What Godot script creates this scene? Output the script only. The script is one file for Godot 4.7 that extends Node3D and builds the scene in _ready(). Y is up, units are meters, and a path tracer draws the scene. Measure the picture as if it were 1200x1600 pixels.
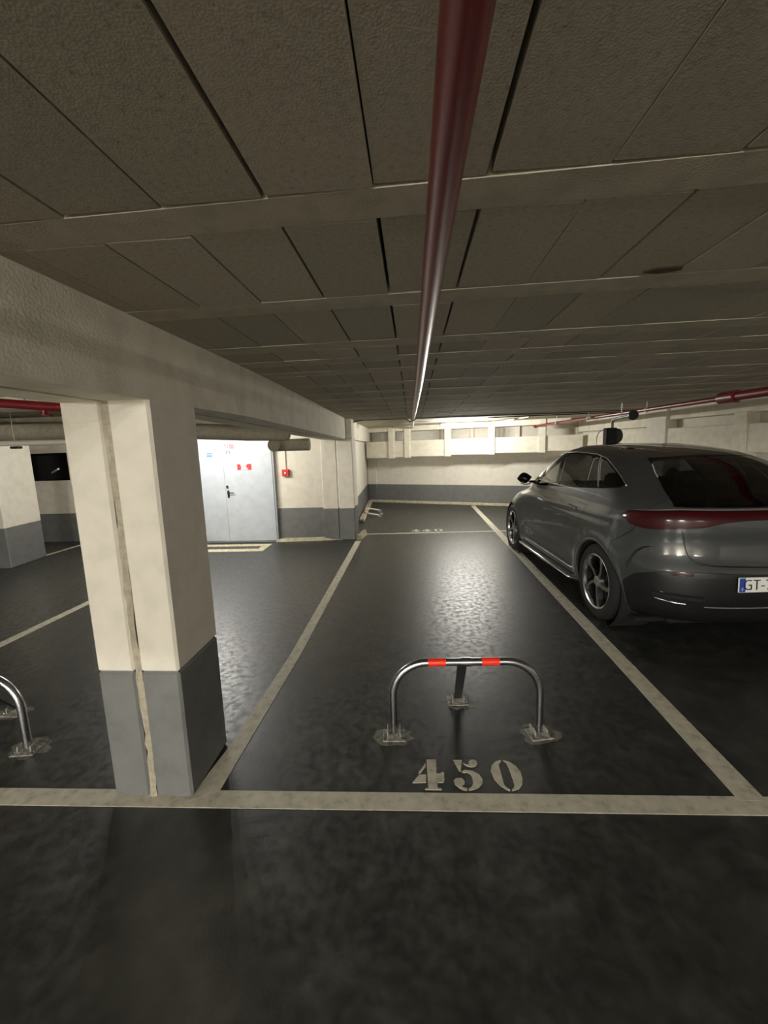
extends Node3D
# Underground car park bay: camera and lights first, then the shell, then the things in it.

var M := {}
var names := {}
var rng := RandomNumberGenerator.new()

# ---------------------------------------------------------------- naming helpers
func numbered(called: String) -> String:
	if not names.has(called):
		names[called] = 0
		return called
	names[called] += 1
	return "%s_%03d" % [called, names[called]]

func tag(o: Node3D, label: String, category: String, group := "", kind := "") -> Node3D:
	o.set_meta("label", label)
	o.set_meta("category", category)
	if group != "":
		o.set_meta("group", group)
	if kind != "":
		o.set_meta("kind", kind)
	return o

func thing(called: String, label: String, category: String, at := Vector3.ZERO, turn := 0.0, group := "", kind := "") -> Node3D:
	var o := Node3D.new()
	o.name = numbered(called)
	add_child(o)
	o.position = at
	o.rotation.y = turn
	tag(o, label, category, group, kind)
	return o

func new_st() -> SurfaceTool:
	var st := SurfaceTool.new()
	st.begin(Mesh.PRIMITIVE_TRIANGLES)
	return st

func obj(called: String, st: SurfaceTool, m: Material, parent: Node = null) -> MeshInstance3D:
	var o := MeshInstance3D.new()
	o.mesh = st.commit()
	o.material_override = null
	for i in o.mesh.get_surface_count():
		o.mesh.surface_set_material(i, m)
	o.cast_shadow = GeometryInstance3D.SHADOW_CASTING_SETTING_ON
	if parent == null:
		o.name = numbered(called)
		add_child(o)
	else:
		o.name = called
		parent.add_child(o, true)
	return o

# ---------------------------------------------------------------- shape helpers
func tri(st: SurfaceTool, a: Vector3, b: Vector3, c: Vector3, na: Vector3, nb: Vector3, nc: Vector3) -> void:
	var n := (b - a).cross(c - a)
	if n.dot(na + nb + nc) > 0.0:   # front faces run clockwise
		var t := b
		b = c
		c = t
		t = nb
		nb = nc
		nc = t
	st.set_normal(na)
	st.add_vertex(a)
	st.set_normal(nb)
	st.add_vertex(b)
	st.set_normal(nc)
	st.add_vertex(c)

func quad(st: SurfaceTool, a: Vector3, b: Vector3, c: Vector3, d: Vector3, hint: Vector3) -> void:
	var n := (b - a).cross(c - a)
	if n.length_squared() < 1e-14:
		n = (c - a).cross(d - a)
	n = n.normalized()
	if n.dot(hint) < 0.0:
		n = -n
	tri(st, a, b, c, n, n, n)
	tri(st, a, c, d, n, n, n)

# chamfered box from lo to hi
func box(st: SurfaceTool, lo: Vector3, hi: Vector3, bev := 0.006, xf := Transform3D.IDENTITY) -> void:
	var c := (lo + hi) * 0.5
	var h := (hi - lo) * 0.5
	var e := minf(bev, minf(h.x, minf(h.y, h.z)) * 0.9)
	for ax in 3:
		var u := (ax + 1) % 3
		var v := (ax + 2) % 3
		for sg in [-1.0, 1.0]:
			var q: Array[Vector3] = []
			for k in [[-1, -1], [1, -1], [1, 1], [-1, 1]]:
				var p := Vector3.ZERO
				p[ax] = sg * h[ax]
				p[u] = k[0] * (h[u] - e)
				p[v] = k[1] * (h[v] - e)
				q.append(xf * (c + p))
			var n := Vector3.ZERO
			n[ax] = sg
			quad(st, q[0], q[1], q[2], q[3], xf.basis * n)
	if e <= 0.0:
		return
	for ax in 3:
		var u := (ax + 1) % 3
		var v := (ax + 2) % 3
		for su in [-1.0, 1.0]:
			for sv in [-1.0, 1.0]:
				var q: Array[Vector3] = []
				for k in [[-1, 0], [1, 0], [1, 1], [-1, 1]]:
					var p := Vector3.ZERO
					p[ax] = k[0] * (h[ax] - e)
					p[u] = su * (h[u] - (e if k[1] == 1 else 0.0))
					p[v] = sv * (h[v] - (0.0 if k[1] == 1 else e))
					q.append(xf * (c + p))
				var n := Vector3.ZERO
				n[u] = su
				n[v] = sv
				quad(st, q[0], q[1], q[2], q[3], xf.basis * n)
	for sx in [-1.0, 1.0]:
		for sy in [-1.0, 1.0]:
			for sz in [-1.0, 1.0]:
				var n := Vector3(sx, sy, sz)
				var a := xf * (c + Vector3(sx * h.x, sy * (h.y - e), sz * (h.z - e)))
				var b := xf * (c + Vector3(sx * (h.x - e), sy * h.y, sz * (h.z - e)))
				var d := xf * (c + Vector3(sx * (h.x - e), sy * (h.y - e), sz * h.z))
				n = (xf.basis * n).normalized()
				tri(st, a, b, d, n, n, n)

# tube along a path; radius may vary along it
func tube(st: SurfaceTool, pts: Array, r: float, seg := 14, caps := true, radii: Array = []) -> void:
	var rings := []
	var norms := []
	var up := Vector3.UP
	var t0: Vector3 = (pts[1] - pts[0]).normalized()
	if absf(t0.dot(up)) > 0.9:
		up = Vector3.RIGHT
	for i in pts.size():
		var t: Vector3
		if i == 0:
			t = (pts[1] - pts[0]).normalized()
		elif i == pts.size() - 1:
			t = (pts[i] - pts[i - 1]).normalized()
		else:
			t = ((pts[i] - pts[i - 1]).normalized() + (pts[i + 1] - pts[i]).normalized()).normalized()
		var x := up.cross(t).normalized()
		up = t.cross(x).normalized()
		var ring := PackedVector3Array()
		var nr := PackedVector3Array()
		var rr: float = r if radii.is_empty() else radii[i]
		for k in seg:
			var a := TAU * k / seg
			var n := x * cos(a) + up * sin(a)
			nr.append(n)
			ring.append(pts[i] + n * rr)
		rings.append(ring)
		norms.append(nr)
	for i in pts.size() - 1:
		for k in seg:
			var k2 := (k + 1) % seg
			tri(st, rings[i][k], rings[i][k2], rings[i + 1][k2], norms[i][k], norms[i][k2], norms[i + 1][k2])
			tri(st, rings[i][k], rings[i + 1][k2], rings[i + 1][k], norms[i][k], norms[i + 1][k2], norms[i + 1][k])
	if caps:
		for e in [0, pts.size() - 1]:
			var t: Vector3 = (pts[1] - pts[0]).normalized() * -1.0 if e == 0 else (pts[e] - pts[e - 1]).normalized()
			for k in seg:
				tri(st, pts[e], rings[e][k], rings[e][(k + 1) % seg], t, t, t)

# profile [radius, height along axis] turned about an axis
func lathe(st: SurfaceTool, prof: Array, xf: Transform3D, seg := 32) -> void:
	for i in prof.size() - 1:
		var p: Vector2 = prof[i]
		var q: Vector2 = prof[i + 1]
		var d := (q - p)
		if d.length() < 1e-6:
			continue
		var nn := Vector2(d.y, -d.x).normalized()
		for k in seg:
			var a := TAU * k / seg
			var b := TAU * (k + 1) / seg
			var ra := Vector3(cos(a), 0, sin(a))
			var rb := Vector3(cos(b), 0, sin(b))
			var na := xf.basis * (ra * nn.x + Vector3(0, nn.y, 0))
			var nb := xf.basis * (rb * nn.x + Vector3(0, nn.y, 0))
			var p0 := xf * (ra * p.x + Vector3(0, p.y, 0))
			var p1 := xf * (rb * p.x + Vector3(0, p.y, 0))
			var q0 := xf * (ra * q.x + Vector3(0, q.y, 0))
			var q1 := xf * (rb * q.x + Vector3(0, q.y, 0))
			if p.x > 1e-6:
				tri(st, p0, p1, q1 if q.x > 1e-6 else q0, na, nb, nb if q.x > 1e-6 else na)
			if q.x > 1e-6:
				tri(st, p0, q1, q0, na, nb, na)

# flat polygon (x, z pairs) raised from y0 to y1
func slab(st: SurfaceTool, poly: PackedVector2Array, y0: float, y1: float) -> void:
	var ids := Geometry2D.triangulate_polygon(poly)
	var u := Vector3.UP
	for i in range(0, ids.size(), 3):
		var v: Array[Vector3] = []
		for k in 3:
			v.append(Vector3(poly[ids[i + k]].x, y1, poly[ids[i + k]].y))
		tri(st, v[0], v[1], v[2], u, u, u)
	var c := Vector2.ZERO
	for p in poly:
		c += p
	c /= poly.size()
	var cw := Geometry2D.is_polygon_clockwise(poly)
	for i in poly.size():
		var p := poly[i]
		var q := poly[(i + 1) % poly.size()]
		var d := q - p
		var n := Vector3(d.y, 0, -d.x) * (-1.0 if cw else 1.0)
		quad(st, Vector3(p.x, y0, p.y), Vector3(q.x, y0, q.y), Vector3(q.x, y1, q.y), Vector3(p.x, y1, p.y), n)

# upright or leaning prism: a quad footprint (x,z) from y0 to y1, chamfer-free, top heights may differ at far end
func wedge(st: SurfaceTool, lo: Array, hi: Array) -> void:
	var c := Vector3.ZERO
	for p in lo:
		c += p
	for p in hi:
		c += p
	c /= 8.0
	var f := [[lo[0], lo[1], lo[2], lo[3]], [hi[0], hi[1], hi[2], hi[3]]]
	for i in 4:
		var j := (i + 1) % 4
		f.append([lo[i], lo[j], hi[j], hi[i]])
	for q in f:
		quad(st, q[0], q[1], q[2], q[3], (q[0] + q[1] + q[2] + q[3]) * 0.25 - c)

# box standing along a line in plan: from a to b (x,z), thickness away from n side
func bar(st: SurfaceTool, a: Vector2, b: Vector2, y0: float, y1: float, front: float, back: float, bev := 0.006) -> void:
	var d := b - a
	var xf := Transform3D(Basis(Vector3.UP, atan2(-d.y, d.x)), Vector3(a.x, 0, a.y))
	box(st, Vector3(0, y0, -back), Vector3(d.length(), y1, front), bev, xf)

# ---------------------------------------------------------------- materials
func noise(freq: float, octaves := 4, seed_ := 1, kind := FastNoiseLite.TYPE_SIMPLEX_SMOOTH) -> FastNoiseLite:
	var n := FastNoiseLite.new()
	n.noise_type = kind
	n.frequency = freq
	n.fractal_octaves = octaves
	n.seed = seed_
	return n

func ntex(n: FastNoiseLite, ramp: Array, size := 512) -> NoiseTexture2D:
	var t := NoiseTexture2D.new()
	t.width = size
	t.height = size
	t.seamless = true
	t.noise = n
	var g := Gradient.new()
	var offs := PackedFloat32Array()
	var cols := PackedColorArray()
	for r in ramp:
		offs.append(r[0])
		cols.append(r[1])
	g.offsets = offs
	g.colors = cols
	t.color_ramp = g
	return t

func nnorm(n: FastNoiseLite, strength: float, size := 512) -> NoiseTexture2D:
	var t := NoiseTexture2D.new()
	t.width = size
	t.height = size
	t.seamless = true
	t.noise = n
	t.as_normal_map = true
	t.bump_strength = strength
	return t

func rgb8(r: float, g: float, b: float) -> Color:
	return Color(r / 255.0, g / 255.0, b / 255.0)

func plain(c: Color, rough := 0.6, metal := 0.0) -> StandardMaterial3D:
	var m := StandardMaterial3D.new()
	m.albedo_color = c
	m.roughness = rough
	m.metallic = metal
	return m

func triplanar(m: StandardMaterial3D, s: float) -> StandardMaterial3D:
	m.uv1_triplanar = true
	m.uv1_world_triplanar = true
	m.uv1_scale = Vector3(s, s, s)
	return m

func mottled(c: Color, spread: float, scale: float, rough: float, seed_: int, bump := 1.5, bump_freq := 0.05) -> StandardMaterial3D:
	var m := plain(Color.WHITE, rough)
	var d := Color(c.r * (1.0 - spread), c.g * (1.0 - spread), c.b * (1.0 - spread))
	var l := Color(minf(c.r * (1.0 + spread * 0.6), 1), minf(c.g * (1.0 + spread * 0.6), 1), minf(c.b * (1.0 + spread * 0.6), 1))
	m.albedo_texture = ntex(noise(0.012, 5, seed_), [[0.15, d], [0.5, c], [0.85, l]])
	if bump > 0.0:
		m.normal_enabled = true
		m.normal_texture = nnorm(noise(bump_freq, 4, seed_ + 7), bump)
	return triplanar(m, scale)

func make_materials() -> void:
	# floor: worn dark grey screed under a satin sealer
	var f := plain(Color.WHITE, 0.42)
	f.albedo_texture = ntex(noise(0.008, 6, 11), [[0.1, rgb8(31, 32, 29)], [0.4, rgb8(38, 39, 35)], [0.6, rgb8(44, 44, 40)], [0.9, rgb8(62, 61, 55)]], 1024)
	f.roughness_texture = ntex(noise(0.028, 6, 23), [[0.2, Color(0.34, 0.34, 0.34)], [0.55, Color(0.43, 0.43, 0.43)], [0.85, Color(0.54, 0.54, 0.54)]], 1024)
	f.roughness_texture_channel = BaseMaterial3D.TEXTURE_CHANNEL_RED
	f.roughness = 1.0
	f.normal_enabled = true
	f.normal_texture = nnorm(noise(0.16, 4, 5), 1.2, 1024)
	f.normal_scale = 0.16
	f.metallic_specular = 0.75
	M.floor = triplanar(f, 0.5)
	var paint := plain(Color.WHITE, 0.6)
	paint.albedo_texture = ntex(noise(0.02, 5, 31), [[0.08, rgb8(158, 154, 136)], [0.35, rgb8(186, 181, 163)], [0.8, rgb8(200, 195, 176)]])
	M.paint = triplanar(paint, 1.3)
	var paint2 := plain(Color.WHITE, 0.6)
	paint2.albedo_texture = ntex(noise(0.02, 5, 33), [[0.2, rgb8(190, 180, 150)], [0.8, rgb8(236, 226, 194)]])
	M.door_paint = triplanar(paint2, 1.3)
	M.cream = mottled(rgb8(216, 210, 196), 0.03, 0.8, 0.8, 41, 0.5, 0.16)
	M.dado = mottled(rgb8(104, 105, 103), 0.06, 0.8, 0.65, 43, 0.5, 0.16)
	M.white_beam = mottled(rgb8(216, 210, 192), 0.05, 0.8, 0.8, 45, 0.5, 0.16)
	M.curb = mottled(rgb8(176, 168, 146), 0.16, 1.2, 0.8, 47, 2.0, 0.05)
	var tones := [rgb8(163, 154, 136), rgb8(157, 149, 132), rgb8(168, 158, 140)]
	M.blocks = []
	for i in 3:
		var b := plain(Color.WHITE, 0.9)
		b.albedo_texture = ntex(noise(0.06, 5, 51 + i), [[0.0, tones[i].darkened(0.6)], [0.1, tones[i].darkened(0.12)], [0.25, tones[i].darkened(0.04)], [0.5, tones[i]], [0.9, tones[i].lightened(0.06)]])
		b.normal_enabled = true
		b.normal_texture = nnorm(noise(0.2, 3, 61 + i), 0.5)
		M.blocks.append(triplanar(b, 1.6))
	M.joist = mottled(rgb8(172, 163, 144), 0.06, 1.2, 0.9, 71, 0.6, 0.18)
	M.recess = plain(rgb8(40, 37, 31), 0.95)
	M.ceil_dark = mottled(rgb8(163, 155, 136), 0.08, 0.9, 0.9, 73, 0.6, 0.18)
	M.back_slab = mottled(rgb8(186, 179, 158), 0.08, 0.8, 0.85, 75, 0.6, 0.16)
	M.filler = mottled(rgb8(166, 158, 138), 0.15, 3.0, 0.7, 77, 2.0, 0.05)
	M.red = plain(rgb8(112, 13, 20), 0.3)
	M.red.clearcoat_enabled = true
	M.red.clearcoat = 0.5
	M.pipe_white = plain(rgb8(210, 204, 188), 0.45)
	M.insul = mottled(rgb8(150, 143, 126), 0.08, 2.0, 0.75, 79, 1.0, 0.1)
	M.grey_metal = plain(rgb8(120, 120, 112), 0.45, 0.3)
	M.galva = plain(rgb8(186, 186, 190), 0.27, 1.0)
	M.galva_dark = plain(rgb8(95, 95, 98), 0.4, 0.9)
	M.scuff = mottled(rgb8(150, 148, 138), 0.3, 4.0, 0.55, 81, 3.0, 0.06)
	M.smear = mottled(rgb8(104, 102, 92), 0.3, 3.0, 0.5, 87, 1.0, 0.1)
	M.black = plain(rgb8(16, 16, 17), 0.4)
	M.black_matt = plain(rgb8(12, 12, 12), 0.85)
	M.red_tape = plain(rgb8(236, 50, 28), 0.35)
	M.door = mottled(rgb8(176, 182, 190), 0.03, 0.7, 0.45, 83, 0.4, 0.03)
	M.door_frame = plain(rgb8(150, 154, 158), 0.5)
	M.fitting = plain(rgb8(205, 205, 200), 0.5)
	var e := plain(rgb8(255, 250, 235), 0.4)
	e.emission_enabled = true
	e.emission = rgb8(255, 248, 228)
	e.emission_energy_multiplier = 5.0
	M.tube = e
	M.sticker_red = plain(rgb8(205, 38, 40), 0.4)
	M.sticker_pink = plain(rgb8(214, 120, 126), 0.5)
	M.sticker_blue = plain(rgb8(70, 130, 200), 0.4)
	M.sticker_white = plain(rgb8(240, 240, 236), 0.5)
	M.rust = mottled(rgb8(66, 48, 26), 0.3, 4.0, 0.9, 85, 2.0)
	M.dark_void = plain(rgb8(9, 9, 9), 0.9)
	# car
	var cp := plain(rgb8(66, 68, 68), 0.45, 0.3)
	cp.metallic_specular = 0.25
	cp.clearcoat_enabled = true
	cp.clearcoat = 1.0
	cp.clearcoat_roughness = 0.03
	M.car_paint = cp
	M.car_black = plain(rgb8(20, 20, 21), 0.45)
	M.car_gloss = plain(rgb8(9, 9, 10), 0.08)
	M.chrome = plain(rgb8(205, 206, 208), 0.15, 1.0)
	M.rim = plain(rgb8(178, 178, 178), 0.25, 1.0)
	M.rim_dark = plain(rgb8(32, 32, 33), 0.45, 0.4)
	M.tyre = plain(rgb8(20, 20, 20), 0.8)
	var g := plain(Color(0.02, 0.025, 0.025, 0.38), 0.02)
	g.transparency = BaseMaterial3D.TRANSPARENCY_ALPHA
	M.glass = g
	var g2 := plain(Color(0.008, 0.008, 0.009, 0.9), 0.03)
	g2.transparency = BaseMaterial3D.TRANSPARENCY_ALPHA
	M.glass_dark = g2
	var tl := plain(rgb8(122, 8, 16), 0.1)
	tl.metallic_specular = 0.3
	tl.clearcoat_enabled = true
	tl.clearcoat = 0.35
	tl.albedo_color = rgb8(52, 3, 8)
	M.tail = tl
	M.seat = plain(rgb8(30, 29, 28), 0.7)
	M.plate_white = plain(rgb8(226, 226, 220), 0.35)
	M.plate_blue = plain(rgb8(38, 62, 150), 0.4)
	M.ink = plain(rgb8(14, 14, 14), 0.5)

# ---------------------------------------------------------------- lights
func tube_light(label: String, at: Vector3, turn: float, length: float, energy: float, group := "", size := 0.014) -> void:
	var o := thing("tube_light", label, "light", at, turn, group)
	var st := new_st()
	box(st, Vector3(-length / 2 - 0.02, 0.03, -0.075), Vector3(length / 2 + 0.02, 0.075, 0.075), 0.008)
	obj("housing", st, M.fitting, o)
	st = new_st()
	tube(st, [Vector3(-length / 2, 0, 0), Vector3(length / 2, 0, 0)], 0.019, 12)
	obj("tube", st, M.tube, o)
	for s in [-1.0, 1.0]:
		st = new_st()
		box(st, Vector3(s * (length / 2 + 0.008) - 0.014, -0.024, -0.03), Vector3(s * (length / 2 + 0.008) + 0.014, 0.04, 0.03), 0.004)
		obj("end_cap", st, M.fitting, o)
	var n := 4
	for i in n:
		var l := OmniLight3D.new()
		l.name = "tube_glow"
		l.light_color = Color(1.0, 0.99, 0.965)
		l.light_energy = energy / n
		l.light_size = size
		l.omni_range = 30.0
		l.omni_attenuation = 2.0
		l.shadow_enabled = true
		l.position = Vector3((float(i) + 0.5) / n * length - length / 2, -0.036, 0)
		o.add_child(l, true)

func _ready() -> void:
	rng.seed = 4711
	# ---- camera
	var cam := Camera3D.new()
	cam.name = "camera"
	cam.fov = 100.968
	cam.near = 0.03
	cam.far = 100.0
	cam.position = Vector3(0, 1.74, 0)
	cam.rotation_order = EULER_ORDER_YXZ
	cam.rotation_degrees = Vector3(-8.9019, 4.0451, -1.7825)
	add_child(cam)
	cam.current = true
	# ---- environment: no sky gets in
	var we := WorldEnvironment.new()
	we.name = "environment"
	var env := Environment.new()
	env.background_mode = Environment.BG_COLOR
	env.background_color = Color(0, 0, 0)
	env.tonemap_mode = Environment.TONE_MAPPER_LINEAR
	env.tonemap_exposure = 1.0
	env.sdfgi_enabled = true
	env.ssao_enabled = true
	env.ssil_enabled = true
	we.environment = env
	add_child(we)
	make_materials()
	# ---- tube lights: one in view on the back wall, one behind the pipes by the door, the rest over the lane behind the camera
	tube_light("lit fluorescent tube under the ceiling before the rear wall boards", Vector3(1.22, 2.15, -9.9), 0.05, 1.12, 5.0)
	tube_light("fluorescent tube hidden between grey pipes and the steel double door", Vector3(-3.6, 2.11, -6.38), 0.0, 1.2, 4.0)
	tube_light("fluorescent tube over the lane behind the camera, middle of three", Vector3(-1.0, 2.22, 6.2), 0.0, 1.2, 30.0, "tubes over the driving lane")
	tube_light("fluorescent tube over the lane behind the camera, rightmost of three", Vector3(2.9, 2.22, 6.2), 0.0, 1.2, 5.0, "tubes over the driving lane")
	tube_light("fluorescent tube over the lane behind the camera, leftmost of three", Vector3(-5.2, 2.22, 6.2), 0.0, 1.2, 16.0, "tubes over the driving lane")
	build_floor()
	build_ceiling()
	build_walls()
	build_pillars()
	build_car()
	build_barriers()
	build_pipes()
	build_door_things()

# ---------------------------------------------------------------- floor and paint
func strip(called: String, pts: Array, parent: Node3D, m: Material, y := 0.0025) -> void:
	var poly := PackedVector2Array()
	for p in pts:
		poly.append(Vector2(p[0], p[1]))
	var st := new_st()
	slab(st, poly, -0.001, y)
	obj(called, st, m, parent)

func build_floor() -> void:
	var st := new_st()
	box(st, Vector3(-13, -0.25, -15.5), Vector3(8, 0, 7), 0.0)
	var fl := obj("floor", st, M.floor)
	tag(fl, "dark grey sealed concrete floor with worn painted parking lines", "floor", "", "structure")
	strip("painted_line", [[-12.0, -1.575], [7.0, -1.913], [7.0, -2.02], [-12.0, -1.68]], fl, M.paint)
	strip("painted_line", [[-1.17, -1.80], [-1.03, -1.872], [-0.985, -3.3], [-0.985, -7.66], [-1.09, -7.66], [-1.075, -3.3], [-1.12, -2.2]], fl, M.paint, 0.003)
	strip("painted_line", [[1.535, -1.9], [1.662, -1.9], [1.676, -3.2], [1.73, -11.9], [1.61, -11.9], [1.554, -3.2]], fl, M.paint, 0.003)
	strip("painted_line", [[-1.0, -8.215], [4.1, -8.37], [4.1, -8.45], [-1.0, -8.295]], fl, M.paint, 0.0035)
	strip("painted_line", [[-3.98, -1.7], [-3.87, -1.7], [-3.84, -4.5], [-3.84, -6.9], [-3.94, -6.9], [-3.94, -4.5]], fl, M.paint, 0.003)
	strip("painted_line", [[-6.58, -6.8], [-6.5, -6.8], [-6.48, -8.0], [-6.56, -8.0]], fl, M.paint)
	strip("painted_line", [[4.26, -1.8], [4.38, -1.8], [4.32, -6.0], [4.2, -6.0]], fl, M.paint, 0.003)
	strip("painted_line", [[-4.6, -6.95], [-2.63, -6.98], [-2.635, -7.52], [-4.6, -7.52], [-4.6, -7.35], [-2.775, -7.37], [-2.765, -7.16], [-4.6, -7.13]], fl, M.door_paint)
	# stencilled bay numbers
	var digits := {
		"4": [[[0, 209], [54, 210], [51, 108], [77, 113], [78, 121], [91, 117], [89, 65], [84, 49], [51, 48], [52, 12], [70, 11], [71, 0], [-14, 0], [-11, 9], [3, 10]],
			[[-78, 42], [-42, 99], [-5, 100], [-7, 46]], [[-47, 107], [-6, 182], [-6, 156], [-35, 108]]],
		"5": [[[-30, 210], [19, 211], [1, 124], [-6, 132]],
			[[21, 192], [37, 180], [56, 178], [53, 195], [64, 213], [84, 216], [98, 203], [97, 181], [85, 164], [63, 159], [42, 167], [27, 177]],
			[[6, 128], [26, 139], [63, 134], [97, 110], [110, 77], [104, 48], [80, 20], [51, 7], [32, 2], [29, 11], [48, 27], [57, 46], [59, 81], [53, 109], [36, 121], [14, 118]],
			[[-41, 66], [-24, 81], [4, 82], [16, 60], [11, 41], [-6, 33], [3, 22], [23, 15], [21, 2], [4, 3], [-18, 17], [-37, 39]]],
		"0": [[[-58, 137], [-46, 175], [-20, 206], [11, 218], [10, 207], [-5, 189], [-8, 163], [-7, 43], [4, 25], [18, 14], [14, 5], [-4, 14], [-29, 39], [-50, 78]],
			[[23, 216], [50, 208], [81, 179], [98, 133], [96, 85], [84, 46], [61, 19], [26, 6], [25, 14], [39, 26], [46, 49], [41, 165], [35, 199], [24, 209]]]}
	for num in [["450", Vector2(0.044, -1.915), [0.0, 0.178, 0.399], 1.0], ["440", Vector2(0.02, -8.41), [0.0, 0.19, 0.40], 1.15]]:
		var root := Node3D.new()
		root.name = "painted_number"
		fl.add_child(root, true)
		root.set_meta("label", "stencilled bay number %s" % num[0])
		for i in 3:
			st = new_st()
			for part in digits[num[0][i]]:
				var poly := PackedVector2Array()
				for p in part:
					poly.append(Vector2(num[1].x + (num[2][i] + p[0] * 0.001) * num[3], num[1].y - p[1] * 0.001 * num[3]))
				slab(st, poly, -0.001, 0.003)
			obj("digit", st, M.paint, root)

# ---------------------------------------------------------------- ceiling
func ceil_y(z: float) -> float:
	return 2.303 if z > -3.5 else 2.303 + (z + 3.5) * 0.0137

func build_ceiling() -> void:
	var c := thing("ceiling", "dark concrete ceiling of hollow blocks between joists with open joints", "ceiling", Vector3.ZERO, 0, "", "structure")
	var st := new_st()
	box(st, Vector3(-13, 2.36, -8.25), Vector3(8, 2.6, 7), 0.0)
	obj("slab", st, M.recess, c)
	# plain soffits where the blocks are not in view
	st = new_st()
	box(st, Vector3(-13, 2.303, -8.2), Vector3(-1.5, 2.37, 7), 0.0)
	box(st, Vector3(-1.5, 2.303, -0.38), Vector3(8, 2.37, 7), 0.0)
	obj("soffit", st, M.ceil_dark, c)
	# joist strips, skewed a little across the bay
	var skew := 0.04
	var strips := [[-0.38, -0.50], [-1.027, -1.150], [-1.690, -1.822], [-2.372, -2.515], [-2.79, -2.94], [-3.21, -3.38], [-3.85, -3.99]]
	for i in 8:
		strips.append([-4.40 - 0.53 * i, -4.54 - 0.53 * i])
	for s in strips:
		st = new_st()
		var a := Vector3(-1.5, 0, -1.5 * skew)
		var b := Vector3(5.4, 0, 5.4 * skew)
		var lo := []
		var hi := []
		for p in [[a, s[0]], [b, s[0]], [b, s[1]], [a, s[1]]]:
			lo.append(p[0] + Vector3(0, ceil_y(p[1]) - 0.001, p[1]))
			hi.append(p[0] + Vector3(0, 2.37, p[1]))
		wedge(st, lo, hi)
		obj("joist", st, M.joist, c)
	# blocks
	var pitch := 0.2485
	var near_gaps := {-2: 0.006, -1: 0.004, 0: 0.010, 1: 0.003, 2: 0.011, 4: 0.005, 6: 0.003}
	var gaps := {-2: 0.005, -1: 0.004, 0: 0.007, 1: 0.010, 2: 0.010, 4: 0.007, 5: 0.006, 7: 0.004}
	var far := new_st()
	for row in strips.size() - 1:
		var z0: float = strips[row][1] - 0.005
		var z1: float = strips[row + 1][0] + 0.005
		var len := z0 - z1
		var base := new_st()
		box(base, Vector3(-0.5, 0, -len / 2), Vector3(0.5, 0.05, len / 2), 0.004)
		var mesh := base.commit()
		for k in range(-5, 20):
			var xl := -0.322 + pitch * (k - 0)
			var dark: Dictionary = near_gaps if row == 0 else gaps
			var gl: float = dark.get(k, 0.001)
			var gr: float = dark.get(k + 1, 0.001)
			if row > 1:
				gl *= rng.randf_range(0.5, 1.1)
			if row > 4:
				gl *= 0.8
			var x0 := xl + gl * 0.5
			var x1 := xl + pitch - gr * 0.5
			var xc := (x0 + x1) / 2
			var dy := rng.randf_range(-0.0015, 0.0015)
			var zc := (z0 + z1) / 2 + skew * xc
			var y0 := ceil_y(z0) + dy
			var y1 := ceil_y(z1) + dy
			if row < 12 and k < 19:
				var o := MeshInstance3D.new()
				o.mesh = mesh
				o.material_override = M.blocks[rng.randi() % 3]
				o.name = "concrete_block"
				c.add_child(o, true)
				o.transform = Transform3D(Basis(Vector3.RIGHT, -atan2(y0 - y1, len)) * Basis.from_scale(Vector3(x1 - x0, 1, 1)), Vector3(xc, (y0 + y1) / 2, zc))
			else:
				box(far, Vector3(x0, (y0 + y1) / 2, zc - len / 2), Vector3(x1, 2.36, zc + len / 2), 0.004)
	var fo := obj("far_blocks", far, M.blocks[0], c)
	fo.set_meta("kind", "stuff")
	# dark stain where a joist is broken open
	st = new_st()
	var poly := PackedVector2Array([Vector2(0.80, -1.615), Vector2(0.835, -1.59), Vector2(0.915, -1.585), Vector2(0.925, -1.61), Vector2(0.86, -1.635)])
	slab(st, poly, 2.299, 2.31)
	slab(st, poly, 2.31, 2.299)
	obj("spalled_patch", st, M.rust, c)
	# lighter slab over the rear strip
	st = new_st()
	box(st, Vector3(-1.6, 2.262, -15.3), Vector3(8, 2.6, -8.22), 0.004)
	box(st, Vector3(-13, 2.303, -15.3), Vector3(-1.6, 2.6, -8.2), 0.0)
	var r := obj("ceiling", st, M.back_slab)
	tag(r, "pale painted ceiling slab above the rear wall boards", "ceiling", "", "structure")

# ---------------------------------------------------------------- walls
const WA := Vector2(-1.105, -13.1)
const WB := Vector2(4.0, -11.087)
const RA := Vector2(3.98, -11.3)
const RB := Vector2(5.4, 4.0)

func painted_wall(called: String, label: String, a: Vector2, b: Vector2, y0: float, y1: float, thick: float, dado: float) -> Node3D:
	var w := thing(called, label, "wall", Vector3.ZERO, 0, "", "structure")
	var st := new_st()
	bar(st, a, b, dado, y1, 0.0, thick, 0.0)
	obj("upper_wall", st, M.cream, w)
	st = new_st()
	bar(st, a, b, y0, dado, 0.0, thick, 0.0)
	obj("grey_dado", st, M.dado, w)
	return w

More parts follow.
